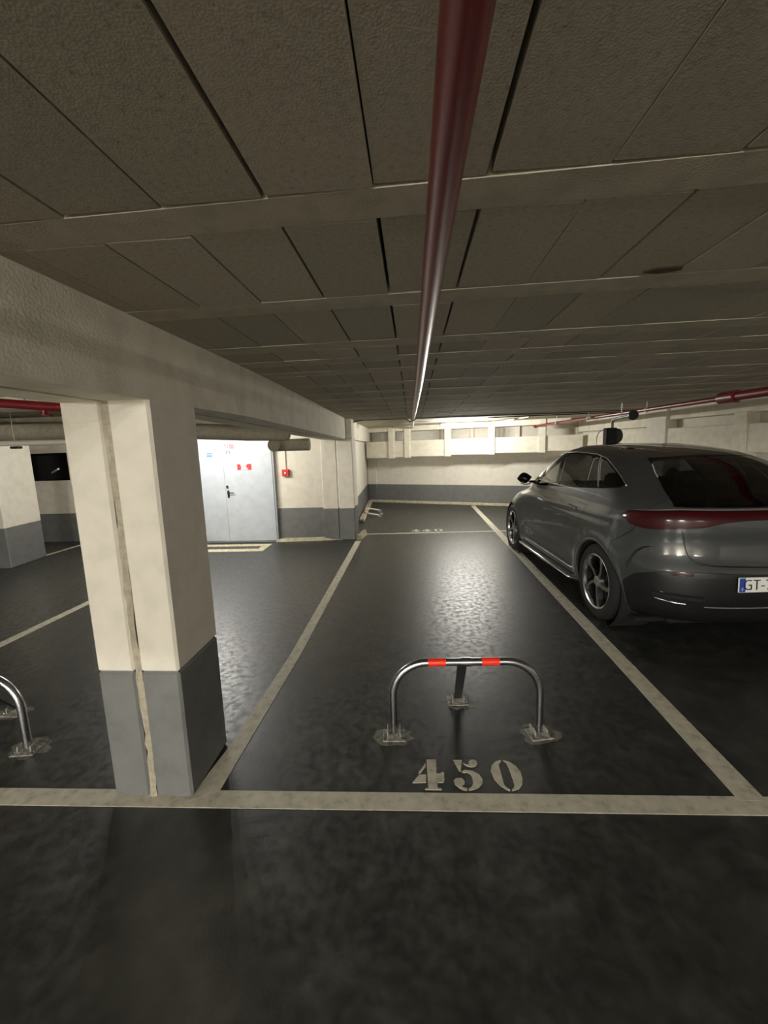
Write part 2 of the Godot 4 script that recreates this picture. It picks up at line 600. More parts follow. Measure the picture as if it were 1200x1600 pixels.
func build_walls() -> void:
	# skewed rear wall of the bay with its curb
	painted_wall("wall_back", "cream rear wall with grey dado behind the empty bay", WA - (WB - WA).normalized() * 0.4, WB + (WB - WA).normalized() * 0.6, 0.0, 2.6, 0.3, 0.57)
	var st := new_st()
	bar(st, WA - (WB - WA).normalized() * 0.25, WB, 0.0, 0.085, 0.13, 0.0, 0.02)
	tag(obj("curb", st, M.curb), "pale concrete curb along the foot of the skewed rear wall", "curb", "", "structure")
	# pilaster in the left rear corner
	var pl := thing("pillar", "shallow cream pilaster in the far left corner of rear wall", "pillar", Vector3.ZERO, 0, "", "structure")
	st = new_st()
	bar(st, WA - (WB - WA).normalized() * 0.3, WA, 0.57, 1.6, 0.06, 0.1, 0.005)
	obj("upper_face", st, M.cream, pl)
	st = new_st()
	bar(st, WA - (WB - WA).normalized() * 0.3, WA, 0.0, 0.57, 0.06, 0.1, 0.005)
	obj("grey_dado", st, M.dado, pl)
	# side wall between far pillar and rear wall
	painted_wall("wall_left", "cream side wall with grey dado beyond the far pillar", Vector2(-1.25, -8.2), Vector2(-1.42, -13.2), 0.0, 2.6, 0.2, 0.57)
	st = new_st()
	bar(st, Vector2(-1.27, -9.6), Vector2(-1.40, -12.95), 0.0, 0.085, 0.13, 0.0, 0.02)
	tag(obj("curb", st, M.curb), "pale concrete curb along the side wall beyond the far pillar", "curb", "", "structure")
	# wall with the steel door and, further left, a dark vent opening
	var w := thing("wall_rear", "cream wall with grey dado holding the steel double door and a vent opening", "wall", Vector3.ZERO, 0, "", "structure")
	st = new_st()
	var z0 := -7.78
	for q in [[-13.0, -7.72, 0.58, 2.6], [-7.72, -6.85, 0.58, 1.25], [-7.72, -6.85, 1.80, 2.6], [-6.85, -4.3, 0.58, 2.6], [-4.3, -2.565, 2.1, 2.6], [-2.565, -1.1, 0.63, 2.6]]:
		box(st, Vector3(q[0], q[2], z0 - 0.3), Vector3(q[1], q[3], z0 if q[0] > -6 else z0 - 0.25), 0.0)
	obj("upper_wall", st, M.cream, w)
	st = new_st()
	box(st, Vector3(-13, 0, z0 - 0.3), Vector3(-4.3, 0.58, z0 - 0.25), 0.0)
	box(st, Vector3(-2.565, 0, z0 - 0.3), Vector3(-1.1, 0.63, z0), 0.0)
	obj("grey_dado", st, M.dado, w)
	st = new_st()
	box(st, Vector3(-13, 0, z0 - 0.6), Vector3(-1.5, 2.6, z0 - 0.55), 0.0)
	obj("dark_backing", st, M.dark_void, w)
	st = new_st()
	wedge(st, [Vector3(-2.60, 0, -7.66), Vector3(-1.06, 0, -7.80), Vector3(-1.06, 0, -7.9), Vector3(-2.60, 0, -7.85)], [Vector3(-2.60, 0.05, -7.70), Vector3(-1.06, 0.075, -7.84), Vector3(-1.06, 0.075, -7.9), Vector3(-2.60, 0.06, -7.85)])
	tag(obj("curb", st, M.curb), "low worn concrete curb under the wall right of the steel door", "curb", "", "structure")
	st = new_st()
	wedge(st, [Vector3(-1.07, 0, -7.72), Vector3(-0.985, 0, -7.78), Vector3(-0.93, 0, -8.25), Vector3(-1.01, 0, -8.25)], [Vector3(-1.06, 0.09, -7.76), Vector3(-1.0, 0.09, -7.80), Vector3(-0.955, 0.11, -8.2), Vector3(-1.005, 0.11, -8.2)])
	tag(obj("curb", st, M.curb), "short flared curb end at the foot of the far pillar corner", "curb", "", "structure")
	# board parapet on posts along the rear wall
	var d := (WB - WA).normalized()
	var n := Vector2(-d.y, d.x)
	var pb := thing("wall_board", "white concrete boards between posts high on the rear wall", "parapet", Vector3.ZERO, 0, "", "structure")
	var bo := WA + n * 0.70
	var xs := [-0.59, -0.134, 0.95, 2.03, 3.16]
	var ends := [-1.35] + xs + [4.0]
	for i in ends.size() - 1:
		var t0: float = (ends[i] - bo.x) / d.x
		var t1: float = (ends[i + 1] - bo.x) / d.x
		st = new_st()
		bar(st, bo + d * t0, bo + d * t1, 1.42 + 0.022 * ends[i], 1.862, -0.02, 0.10, 0.006)
		obj("board", st, M.white_beam, pb)
	for i in xs.size():
		var t: float = (xs[i] - bo.x) / d.x
		st = new_st()
		bar(st, bo + d * (t - 0.085), bo + d * (t + 0.085), 1.385 + 0.022 * xs[i], 2.30, 0.03, 0.1, 0.008)
		obj("post", st, M.white_beam, pb)
	st = new_st()
	bar(st, bo - d * 0.3, bo + d * 5.5, 2.13, 2.3, 0.0, 0.14, 0.006)
	tag(obj("beam", st, M.white_beam), "pale edge beam under the ceiling above the rear wall boards", "beam", "", "structure")
	for q in [-0.9, -0.35, 0.62, 1.42, 2.55]:
		var t: float = (q - bo.x) / d.x
		st = new_st()
		bar(st, bo + d * (t - 0.05), bo + d * (t + 0.05), 1.5, 2.3, -0.60, 0.70, 0.006)
		obj("back_rib", st, M.cream, pb)
	# right side wall, its beam, post and boards
	painted_wall("wall_right", "shaded cream right wall with grey dado behind the parked car", RA + Vector2(0.2, 0), RB + Vector2(0.2, 0), 0.0, 2.6, 0.3, 0.57)
	var rd := (RB - RA).normalized()
	st = new_st()
	bar(st, Vector2(4.375, -7.66), RB, 2.03, 2.45, 0.0, 0.3, 0.01)
	bar(st, Vector2(4.09, -10.9), Vector2(4.345, -8.15), 1.93, 2.45, 0.0, 0.3, 0.01)
	tag(obj("beam", st, M.white_beam), "cream downstand beam above the right wall over the car", "beam", "", "structure")
	var rp := thing("pillar", "cream post rising to the ceiling behind the car roof", "pillar", Vector3.ZERO, 0, "", "structure")
	st = new_st()
	bar(st, Vector2(4.31, -8.17), Vector2(4.36, -7.66), 0.57, 2.45, 0.03, 0.4, 0.01)
	obj("upper_face", st, M.cream, rp)
	st = new_st()
	bar(st, Vector2(4.31, -8.17), Vector2(4.36, -7.66), 0.0, 0.57, 0.03, 0.4, 0.01)
	obj("grey_dado", st, M.dado, rp)
	var rb := thing("wall_board", "grey white concrete boards along the right wall behind the car", "parapet", Vector3.ZERO, 0, "", "structure")
	for q in [[Vector2(4.10, -10.9), Vector2(4.335, -8.2)], [Vector2(4.38, -7.65), Vector2(4.50, -6.3)], [Vector2(4.52, -6.1), Vector2(4.75, -3.5)], [Vector2(4.77, -3.3), Vector2(5.1, 0)]]:
		st = new_st()
		bar(st, q[0], q[1], 1.5, 1.885, 0.02, 0.12, 0.006)
		obj("board", st, M.white_beam, rb)
	for q in [[Vector2(4.50, -6.31), Vector2(4.52, -6.09)], [Vector2(4.75, -3.51), Vector2(4.77, -3.29)], [Vector2(4.05, -11.1), Vector2(4.10, -10.88)]]:
		st = new_st()
		bar(st, q[0], q[1], 1.42, 2.05, 0.04, 0.14, 0.008)
		obj("post", st, M.white_beam, rb)
	# the rest of the shell, out of view
	st = new_st()
	box(st, Vector3(-13.2, 0, -15.5), Vector3(-13, 2.6, 7), 0.0)
	tag(obj("wall_side", st, M.cream), "cream end wall of the car park far to the left", "wall", "", "structure")
	st = new_st()
	box(st, Vector3(-13.2, 0, 7), Vector3(8.2, 2.6, 7.2), 0.0)
	tag(obj("wall_front", st, M.cream), "cream wall across the driving lane behind the camera", "wall", "", "structure")
	st = new_st()
	box(st, Vector3(8, 0, -15.5), Vector3(8.2, 2.6, 7), 0.0)
	box(st, Vector3(-13.2, 0, -15.7), Vector3(8.2, 2.6, -15.5), 0.0)
	tag(obj("wall_outer", st, M.cream), "outer basement wall closing the car park behind the right wall", "wall", "", "structure")

# ---------------------------------------------------------------- pillars and left beam
func build_pillars() -> void:
	var z1 := -1.825
	var z2 := -2.235
	var p := thing("pillar", "cream double pillar with grey foot and filled joint at the bay corner", "pillar", Vector3(-1.355, 0, -2.03), 0, "", "structure")
	for half in [[-0.208, -0.017], [0.014, 0.208]]:
		var st := new_st()
		box(st, Vector3(half[0], 0.688, z1 + 2.03 - 0.41), Vector3(half[1], 1.985, z1 + 2.03), 0.012)
		obj("shaft", st, M.cream, p)
		st = new_st()
		box(st, Vector3(half[0], 0.0, z1 + 2.03 - 0.41), Vector3(half[1], 0.688, z1 + 2.03), 0.012)
		obj("grey_foot", st, M.dado, p)
	var st := new_st()
	var prev := []
	for i in 41:
		var y := 1.975 * i / 40.0
		var wob := rng.randf_range(-0.004, 0.004) + (0.006 * sin(y * 5.0))
		var hw := 0.018 + rng.randf_range(-0.004, 0.004) + (0.008 if y > 1.8 else 0.0)
		var zz := 0.205 + 0.001 + rng.randf_range(-0.004, 0.002)
		var cur := [Vector3(-0.002 + wob - hw, y, zz - 0.01), Vector3(-0.002 + wob, y, zz), Vector3(-0.002 + wob + hw, y, zz - 0.01)]
		if prev.size():
			for k in 2:
				quad(st, prev[k], prev[k + 1], cur[k + 1], cur[k], Vector3(0.3 * (k * 2 - 1), 0, 1))
		prev = cur
	obj("joint_filler", st, M.filler, p)
	st = new_st()
	box(st, Vector3(-0.02, 0, -0.2), Vector3(0.02, 1.97, 0.17), 0.0)
	obj("joint_core", st, M.filler, p)
	# beam over it: two halves with an open joint, sinking slightly to the rear
	var b := thing("beam", "cream twin downstand beam running from the lane to the far pillar", "beam", Vector3.ZERO, 0, "", "structure")
	for half in [[-1.145, -1.338], [-1.372, -1.563]]:
		st = new_st()
		var zs := [5.0, -3.0, -7.45]
		var ys := [1.972, 1.972, 1.885]
		for i in 2:
			var lo := []
			var hi := []
			for q in [[half[0], i], [half[0], i + 1], [half[1], i + 1], [half[1], i]]:
				var xx: float = q[0] - (0.04 if zs[q[1]] < -7 else 0.0)
				lo.append(Vector3(xx, ys[q[1]], zs[q[1]]))
				hi.append(Vector3(xx, 2.40, zs[q[1]]))
			wedge(st, lo, hi)
		obj("beam_half", st, M.white_beam, b)
	st = new_st()
	box(st, Vector3(-1.38, 2.05, -7.45), Vector3(-1.33, 2.4, 5), 0.0)
	obj("joint_core", st, M.recess, b)
	st = new_st()
	wedge(st, [Vector3(-1.20, 1.885, -7.5), Vector3(-1.27, 1.87, -13.1), Vector3(-1.62, 1.87, -13.1), Vector3(-1.62, 1.885, -7.5)], [Vector3(-1.20, 2.4, -7.5), Vector3(-1.27, 2.4, -13.1), Vector3(-1.62, 2.4, -13.1), Vector3(-1.62, 2.4, -7.5)])
	tag(obj("beam", st, M.white_beam), "short cream beam running above the side wall beyond the far pillar", "beam", "", "structure")
	# far pillar
	var f := thing("pillar", "cream far pillar with grey foot and dark joint right of the alarm wall", "pillar", Vector3(-1.39, 0, -8.0), 0, "", "structure")
	for half in [[-0.30, -0.012], [0.006, 0.29]]:
		st = new_st()
		box(st, Vector3(half[0], 0.60, -0.3), Vector3(half[1], 1.9, 0.235 if half[0] > -0.2 else 0.232), 0.01)
		obj("shaft", st, M.cream, f)
		st = new_st()
		box(st, Vector3(half[0], 0, -0.3), Vector3(half[1], 0.60, 0.235 if half[0] > -0.2 else 0.232), 0.01)
		obj("grey_foot", st, M.dado, f)
	st = new_st()
	box(st, Vector3(-0.03, 0, -0.28), Vector3(0.02, 1.9, 0.215), 0.0)
	obj("joint_core", st, M.recess, f)
	# pillar in the neighbouring bay
	var q := thing("pillar", "bright cream pillar with grey foot at the left edge beyond the barrier", "pillar", Vector3(-6.72, 0, -6.4), 0, "", "structure")
	st = new_st()
	box(st, Vector3(-0.3, 0.64, -0.4), Vector3(0.3, 2.32, 0.36), 0.01, Transform3D(Basis(Vector3.UP, 0.12), Vector3.ZERO))
	obj("shaft", st, M.cream, q)
	st = new_st()
	box(st, Vector3(-0.3, 0, -0.4), Vector3(0.3, 0.64, 0.36), 0.01, Transform3D(Basis(Vector3.UP, 0.12), Vector3.ZERO))
	obj("grey_foot", st, M.dado, q)

# ---------------------------------------------------------------- the parked car
# car axes: x to its right, y up, s = distance from the rear end (local z = -s)
var CY := [0.17, 0.25, 0.35, 0.5, 0.65, 0.8, 0.92, 1.0, 1.1, 1.2, 1.3, 1.4, 1.5, 1.57, 1.62, 1.65, 1.67, 1.685]
var CB := [0.86, 0.915, 0.945, 0.957, 0.965, 0.97, 0.968, 0.955, 0.935, 0.895, 0.848, 0.80, 0.745, 0.70, 0.645, 0.57, 0.44, 0.0]
var CR := [0.30, 0.12, 0.05, 0.01, 0.0, 0.05, 0.065, 0.055, 0.06, 0.15, 0.34, 0.54, 0.76, 1.0, 1.3, 1.6, 1.85, 2.15]
var CF := [4.1, 4.3, 4.37, 4.41, 4.39, 4.3, 4.10, 3.8, 3.45, 3.26, 3.10, 2.95, 2.80, 2.67, 2.54, 2.42, 2.3, 2.15]
var CA := [0.9, 0.9, 0.9, 0.9, 0.9, 0.9, 0.9, 0.85, 0.8, 0.75, 0.7, 0.65, 0.6, 0.6, 0.6, 0.6, 0.6, 0.6]
const HUB_R := 0.86
const HUB_F := 3.62

func pchip(ys: Array, y: float) -> float:
	var n := CY.size()
	y = clampf(y, CY[0], CY[n - 1])
	var i := 0
	while i < n - 2 and y > CY[i + 1]:
		i += 1
	var m := [0.0, 0.0]
	for k in 2:
		var j := i + k
		if j == 0 or j == n - 1:
			var j0 := mini(j, n - 2)
			m[k] = (ys[j0 + 1] - ys[j0]) / (CY[j0 + 1] - CY[j0])
		else:
			var a: float = (ys[j] - ys[j - 1]) / (CY[j] - CY[j - 1])
			var b: float = (ys[j + 1] - ys[j]) / (CY[j + 1] - CY[j])
			m[k] = 0.0 if a * b <= 0.0 else 2.0 * a * b / (a + b)
	var h: float = CY[i + 1] - CY[i]
	var t: float = (y - CY[i]) / h
	var t2 := t * t
	var t3 := t2 * t
	return (2 * t3 - 3 * t2 + 1) * ys[i] + (t3 - 2 * t2 + t) * h * m[0] + (3 * t2 - 2 * t3) * ys[i + 1] + (t3 - t2) * h * m[1]

func flank_bump(s: float, y: float, x: float) -> float:
	if x < 0.5 or y > 1.25:
		return 0.0
	var b := 0.0
	for hub in [HUB_R, HUB_F]:
		var d := Vector2(s - hub, y - 0.37).length()
		if d > 0.3:
			b += 0.014 * exp(-pow((d - 0.43) / 0.06, 2.0))
	var fade := smoothstep(0.35, 0.7, s) * (1.0 - smoothstep(3.4, 4.0, s))
	b += 0.009 * exp(-pow((y - (1.06 - 0.025 * s)) / 0.028, 2.0)) * fade
	b -= 0.014 * exp(-pow((y - 0.52) / 0.1, 2.0)) * smoothstep(1.25, 1.6, s) * (1.0 - smoothstep(2.9, 3.15, s))
	return b

func half_width(s: float, y: float) -> float:
	var sr := pchip(CR, y)
	var sf := pchip(CF, y)
	if s <= sr or s >= sf:
		return 0.0
	var a: float = minf(pchip(CA, y), (sf - sr) / 2)
	var af: float = minf(lerpf(1.1, 0.5, smoothstep(1.0, 1.25, y)), (sf - sr) / 2)
	var v := 1.0
	if s < sr + a:
		v = pow(maxf(0.0, 1.0 - pow((sr + a - s) / a, 3.0)), 1.0 / 3.0)
	elif s > sf - af:
		v = pow(maxf(0.0, 1.0 - pow((s - sf + af) / af, 2.6)), 1.0 / 2.6)
	var x := pchip(CB, y) * v
	return x + flank_bump(s, y, x)

func on_flank(s: float, y: float, out := 0.0, side := -1.0) -> Vector3:
	return Vector3(side * (half_width(s, y) + out), y, -s)

# s of the rear face at (x, y)
func rear_s(x: float, y: float) -> float:
	var lo := pchip(CR, y)
	var hi := lo + 1.2
	for i in 30:
		var m := (lo + hi) / 2
		if half_width(m, y) < x:
			lo = m
		else:
			hi = m
	return hi

func on_rear(x: float, y: float, out := 0.0) -> Vector3:
	return Vector3(x, y, -(rear_s(absf(x), y) - out))

class Soup:
	var p := PackedVector3Array()   # x, y, s
	var n := PackedVector3Array()

func split(t: Soup, f: Callable, gap: float) -> Array:
	var ins := Soup.new()
	var outs := Soup.new()
	for i in range(0, t.p.size(), 3):
		var d := [f.call(t.p[i]), f.call(t.p[i + 1]), f.call(t.p[i + 2])]
		cut(t, i, [-d[0] - gap, -d[1] - gap, -d[2] - gap], ins)
		cut(t, i, [d[0] - gap, d[1] - gap, d[2] - gap], outs)
	return [ins, outs]

func cut(t: Soup, i: int, d: Array, to: Soup) -> void:
	if d[0] <= 0 and d[1] <= 0 and d[2] <= 0:
		return
	var ps := PackedVector3Array()
	var ns := PackedVector3Array()
	for k in 3:
		var k2 := (k + 1) % 3
		if d[k] > 0:
			ps.append(t.p[i + k])
			ns.append(t.n[i + k])
		if (d[k] > 0) != (d[k2] > 0):
			var u: float = d[k] / (d[k] - d[k2])
			ps.append(t.p[i + k].lerp(t.p[i + k2], u))
			ns.append(t.n[i + k].lerp(t.n[i + k2], u).normalized())
	for k in range(1, ps.size() - 1):
		to.p.append_array(PackedVector3Array([ps[0], ps[k], ps[k + 1]]))
		to.n.append_array(PackedVector3Array([ns[0], ns[k], ns[k + 1]]))

func poly_sdf(poly: PackedVector2Array, q: Vector2) -> float:
	var best := 1e9
	var inside := false
	var n := poly.size()
	var j := n - 1
	for i in n:
		var a := poly[i]
		var b := poly[j]
		var e := b - a
		var w := q - a
		var h := clampf(w.dot(e) / e.length_squared(), 0.0, 1.0)
		best = minf(best, (w - e * h).length_squared())
		if (a.y > q.y) != (b.y > q.y) and q.x < (b.x - a.x) * (q.y - a.y) / (b.y - a.y) + a.x:
			inside = not inside
		j = i
	return -sqrt(best) if inside else sqrt(best)

func pv(a: Array) -> PackedVector2Array:
	var r := PackedVector2Array()
	for q in a:
		r.append(Vector2(q[0], q[1]))
	return r

# soup to mesh: side -1, +1 or 0 for both; off moves it along its normals
func soup_st(t: Soup, side: int, off := 0.0) -> SurfaceTool:
	var st := new_st()
	for sg in ([-1, 1] if side == 0 else [side]):
		var f := Vector3(sg, 1, -1)
		for i in range(0, t.p.size(), 3):
			tri(st, (t.p[i] + t.n[i] * off) * f, (t.p[i + 1] + t.n[i + 1] * off) * f, (t.p[i + 2] + t.n[i + 2] * off) * f, t.n[i] * f, t.n[i + 1] * f, t.n[i + 2] * f)
	return st

func car_shell() -> Soup:
	var rows := []
	var ys := []
	for i in 9:
		ys.append(0.17 + 0.025 * i)
	for i in 44:
		ys.append(0.395 + 0.0265 * i)
	for y in [1.572, 1.588, 1.602, 1.616, 1.628, 1.639, 1.649, 1.658, 1.666, 1.672, 1.677, 1.681, 1.684, 1.685]:
		ys.append(y)
	var na := 26
	var nb := 34
	var nc := 20
	for y in ys:
		var sr := pchip(CR, y)
		var sf := pchip(CF, y)
		var a: float = minf(pchip(CA, y), (sf - sr) / 2)
		var af: float = minf(lerpf(1.1, 0.5, smoothstep(1.0, 1.25, y)), (sf - sr) / 2)
		var bw := pchip(CB, y)
		var row := PackedVector3Array()
		for i in na:
			var ph := PI / 2 * i / na
			row.append(Vector3(bw * pow(sin(ph), 2.0 / 3.0), y, sr + a - a * pow(cos(ph), 2.0 / 3.0)))
		for i in nb:
			row.append(Vector3(bw, y, lerpf(sr + a, sf - af, float(i) / nb)))
		for i in nc + 1:
			var ph := PI / 2 * i / nc
			row.append(Vector3(bw * pow(maxf(cos(ph), 0.0), 2.0 / 2.6), y, sf - af + af * pow(sin(ph), 2.0 / 2.6)))
		for i in row.size():
			row[i].x += flank_bump(row[i].z, y, row[i].x)
		rows.append(row)
	var norms := []
	for r in rows.size():
		var nr := PackedVector3Array()
		var row: PackedVector3Array = rows[r]
		for i in row.size():
			var l: Vector3 = row[i - 1] if i > 0 else row[1] * Vector3(-1, 1, 1)
			var rr: Vector3 = row[i + 1] if i < row.size() - 1 else row[row.size() - 2] * Vector3(-1, 1, 1)
			var d: Vector3 = rows[maxi(r - 1, 0)][i]
			var u: Vector3 = rows[mini(r + 1, rows.size() - 1)][i]
			var n := (rr - l).cross(u - d)
			if n.length() < 1e-9:
				n = Vector3(0, 1, 0)
			n = n.normalized()
			if r >= rows.size() - 3:
				n = Vector3(0, 1, 0)
			# outward
			var o := Vector3(row[i].x, (row[i].y - 0.8) * 0.6, row[i].z - 2.2)
			if n.dot(o) < 0:
				n = -n
			nr.append(n)
		norms.append(nr)
	var t := Soup.new()
	for r in rows.size() - 1:
		for i in rows[r].size() - 1:
			var q := [[r, i], [r, i + 1], [r + 1, i + 1], [r + 1, i]]
			for k in [[0, 1, 2], [0, 2, 3]]:
				for e in k:
					t.p.append(rows[q[e][0]][q[e][1]])
					t.n.append(norms[q[e][0]][q[e][1]])
	return t

func surf_tube(called: String, pts: Array, r: float, m: Material, parent: Node3D, seg := 8) -> MeshInstance3D:
	var st := new_st()
	tube(st, pts, r, seg)
	return obj(called, st, m, parent)

func build_car() -> void:
	var yaw := deg_to_rad(3.4)
	var c := thing("car", "dark silver grey sport utility car with French plate GT-7 parked right of bay 450", "car", Vector3(2.76, 0, -3.3), yaw)
	var shell := car_shell()
	# wheel arches cut away
	var arch := func(q: Vector3) -> float:
		return minf(Vector2(q.z - HUB_R, q.y - 0.37).length(), Vector2(q.z - HUB_F, q.y - 0.37).length()) - 0.415 if q.x > 0.5 else 1.0
	shell = split(shell, arch, 0.0)[1]
	var core := shell
	# side glass area
	var dlo := pv([[0.70, 1.322], [0.80, 1.375], [0.942, 1.439], [1.1, 1.50], [1.236, 1.544], [1.475, 1.582], [1.95, 1.598], [2.25, 1.588], [2.5, 1.545], [2.7, 1.46], [2.9, 1.33], [3.05, 1.20], [3.08, 1.15], [2.55, 1.155], [2.0, 1.19], [1.38, 1.235], [1.0, 1.265], [0.72, 1.300]])
	var dlo_f := func(q: Vector3) -> float: return poly_sdf(dlo, Vector2(q.z, q.y)) if q.x > 0.35 else 1.0
	var r := split(shell, dlo_f, 0.0)
	var dl: Soup = r[0]
	shell = r[1]
	core = split(core, dlo_f, -0.01)[1]
	var rear_poly := pv([[-0.3, 1.182], [0.655, 1.186], [0.622, 1.286], [0.545, 1.44], [0.46, 1.545], [-0.3, 1.565]])
	var rear_f := func(q: Vector3) -> float: return maxf(poly_sdf(rear_poly, Vector2(q.x, q.y)), q.z - 1.6)
	r = split(shell, rear_f, 0.003)
	var rear_glass: Soup = r[0]
	shell = r[1]
	core = split(core, rear_f, 0.0)[1]
	var wind_poly := pv([[-0.3, 1.13], [0.72, 1.11], [0.66, 1.35], [0.58, 1.50], [0.50, 1.60], [-0.3, 1.62]])
	var wind_f := func(q: Vector3) -> float: return maxf(poly_sdf(wind_poly, Vector2(q.x, q.y)), 2.3 - q.z)
	r = split(shell, wind_f, 0.003)
	var windshield: Soup = r[0]
	shell = r[1]
	core = split(core, wind_f, 0.0)[1]
	# tail light band, over the wrap coordinate x + s
	var lamp_poly := pv([[-0.4, 1.155], [0.82, 1.158], [1.34, 1.132], [1.455, 1.088], [1.32, 1.02], [1.136, 0.998], [0.795, 1.02], [0.61, 1.036], [0.46, 1.072], [0.27, 1.092], [-0.4, 1.095]])
	var lamp_f := func(q: Vector3) -> float: return maxf(poly_sdf(lamp_poly, Vector2(q.x + q.z, q.y)), q.z - 1.0)
	r = split(shell, lamp_f, 0.0025)
	var lamp: Soup = r[0]
	shell = r[1]
	var chrome_poly := pv([[-0.4, 1.1545], [0.82, 1.1575], [1.30, 1.133], [1.30, 1.145], [0.82, 1.172], [-0.4, 1.169]])
	var chrome_f := func(q: Vector3) -> float: return maxf(poly_sdf(chrome_poly, Vector2(q.x + q.z, q.y)), q.z - 1.0)
	r = split(shell, chrome_f, 0.0)
	var chrome_strip: Soup = r[0]
	shell = r[1]
	# tailgate, valance with reflectors
	var gate_poly := pv([[-0.4, 0.73], [0.083, 0.73], [0.476, 0.738], [0.634, 0.752], [0.725, 0.80], [0.76, 0.873], [0.80, 1.02], [0.80, 1.157], [-0.4, 1.157]])
	var gate_f := func(q: Vector3) -> float: return maxf(poly_sdf(gate_poly, Vector2(q.x + q.z, q.y)), q.z - 0.6)
	r = split(shell, gate_f, 0.004)
	var gate: Soup = r[0]
	shell = r[1]
	var val_poly := pv([[-0.4, 0.1], [-0.4, 0.672], [0.09, 0.676], [0.6, 0.69], [0.9, 0.676], [1.22, 0.61], [1.36, 0.52], [1.45, 0.40], [1.55, 0.1]])
	var val_f := func(q: Vector3) -> float: return maxf(poly_sdf(val_poly, Vector2(q.x + q.z, q.y)), q.z - 0.8)
	r = split(shell, val_f, 0.002)
	var val: Soup = r[0]
	shell = r[1]
	var ref_poly := pv([[0.64, 0.652], [0.66, 0.686], [0.90, 0.674], [0.88, 0.645]])
	var ref_f := func(q: Vector3) -> float: return maxf(poly_sdf(ref_poly, Vector2(q.x + q.z, q.y)), q.z - 0.8)
	r = split(val, ref_f, 0.001)
	var refl: Soup = r[0]
	val = r[1]
	# bumper cover separated from the quarter panel
	var bump_poly := pv([[-0.6, 0.1], [-0.6, 1.3], [0.30, 1.3], [0.40, 0.97], [0.50, 0.90], [0.62, 0.82], [0.62, 0.1]])
	var bump_f := func(q: Vector3) -> float: return poly_sdf(bump_poly, Vector2(q.z, q.y))
	r = split(shell, bump_f, 0.0025)
	var bumper: Soup = r[0]
	shell = r[1]
	# doors
	var rd_poly := pv([[1.06, 1.32], [1.12, 1.08], [1.30, 0.82], [1.40, 0.55], [1.42, 0.38], [2.045, 0.38], [2.035, 0.87], [2.020, 1.25]])
	var fd_poly := pv([[2.020, 1.25], [2.035, 0.87], [2.045, 0.38], [2.98, 0.38], [2.98, 0.9], [3.06, 1.2]])
	var rd_f := func(q: Vector3) -> float: return poly_sdf(rd_poly, Vector2(q.z, q.y)) if q.x > 0.5 else 1.0
	var fd_f := func(q: Vector3) -> float: return poly_sdf(fd_poly, Vector2(q.z, q.y)) if q.x > 0.5 else 1.0
	r = split(shell, rd_f, 0.003)
	var rdoor: Soup = r[0]
	shell = r[1]
	r = split(shell, fd_f, 0.003)
	var fdoor: Soup = r[0]
	shell = r[1]
	obj("body", soup_st(shell, 0), M.car_paint, c)
	obj("inner_body", soup_st(core, 0, -0.03), M.car_black, c)
	obj("tailgate", soup_st(gate, 0), M.car_paint, c)
	obj("bumper", soup_st(bumper, 0), M.car_paint, c)
	obj("rear_valance", soup_st(val, 0), M.car_black, c)
	obj("rear_window", soup_st(rear_glass, 0), M.glass_dark, c)
	obj("windshield", soup_st(windshield, 0), M.glass, c)
	var tl := obj("tail_light", soup_st(lamp, 0, 0.004), M.tail, c)
	tl.set_meta("label", "dark red full-width tail light")
	for sd in [-1, 1]:
		obj("reflector", soup_st(refl, sd, 0.003), M.tail, c)
	obj("trim_strip", soup_st(chrome_strip, 0, 0.004), M.grey_metal, c)
	# panes
	var panes := [
		["front_window", pv([[2.065, 1.203], [2.30, 1.572], [2.48, 1.53], [2.68, 1.445], [2.86, 1.33], [2.99, 1.21], [2.99, 1.168], [2.55, 1.172]])],
		["rear_window_pane", pv([[1.335, 1.252], [1.505, 1.572], [1.95, 1.586], [2.19, 1.58], [1.965, 1.207]])],
		["fixed_pane", pv([[1.075, 1.272], [1.36, 1.555], [1.485, 1.570], [1.312, 1.254]])],
		["quarter_pane", pv([[0.735, 1.318], [0.82, 1.367], [0.955, 1.427], [1.11, 1.488], [1.24, 1.53], [1.325, 1.545], [1.045, 1.276]])]]
	var frames := dl
	for k in panes.size():
		var poly: PackedVector2Array = panes[k][1]
		var f := func(q: Vector3) -> float: return poly_sdf(poly, Vector2(q.z, q.y))
		r = split(frames, f, 0.0)
		frames = r[1]
		for sd in [-1, 1]:
			obj(panes[k][0], soup_st(r[0], sd, -0.004), M.glass if k == 0 else M.glass_dark, c)
	for sd in [-1, 1]:
		var rdo := obj("rear_door", soup_st(rdoor, sd), M.car_paint, c)
		var fdo := obj("front_door", soup_st(fdoor, sd), M.car_paint, c)
		obj("window_frame", soup_st(frames, sd, 0.001), M.car_gloss, c)
		# chrome line over the windows
		var pts := []
		for i in range(0, 13):
			var a: Vector2 = dlo[i]
			pts.append(on_flank(a.x, a.y, 0.003, sd))
		surf_tube("window_trim", pts, 0.006, M.chrome, c)
		pts = []
		for i in 9:
			pts.append(on_flank(lerpf(1.06, 1.345, i / 8.0), lerpf(1.272, 1.556, i / 8.0), 0.004, sd))
		surf_tube("pillar_trim", pts, 0.006, M.grey_metal, c)
		# handles
		for h in [[1.40, 1.028, rdo], [2.33, 0.985, fdo]]:
			var st := new_st()
			var hx := half_width(h[0], h[1])
			box(st, Vector3(-0.016, -0.016, -0.105), Vector3(0.014, 0.016, 0.105), 0.009, Transform3D(Basis(Vector3.RIGHT, 0.05), Vector3(sd * (hx + 0.004), h[1], -h[0])))
			obj("handle", st, M.chrome, h[2])
		# running board
		var st := new_st()
		var a := Vector3(sd * 0.90, 0.275, -1.34)
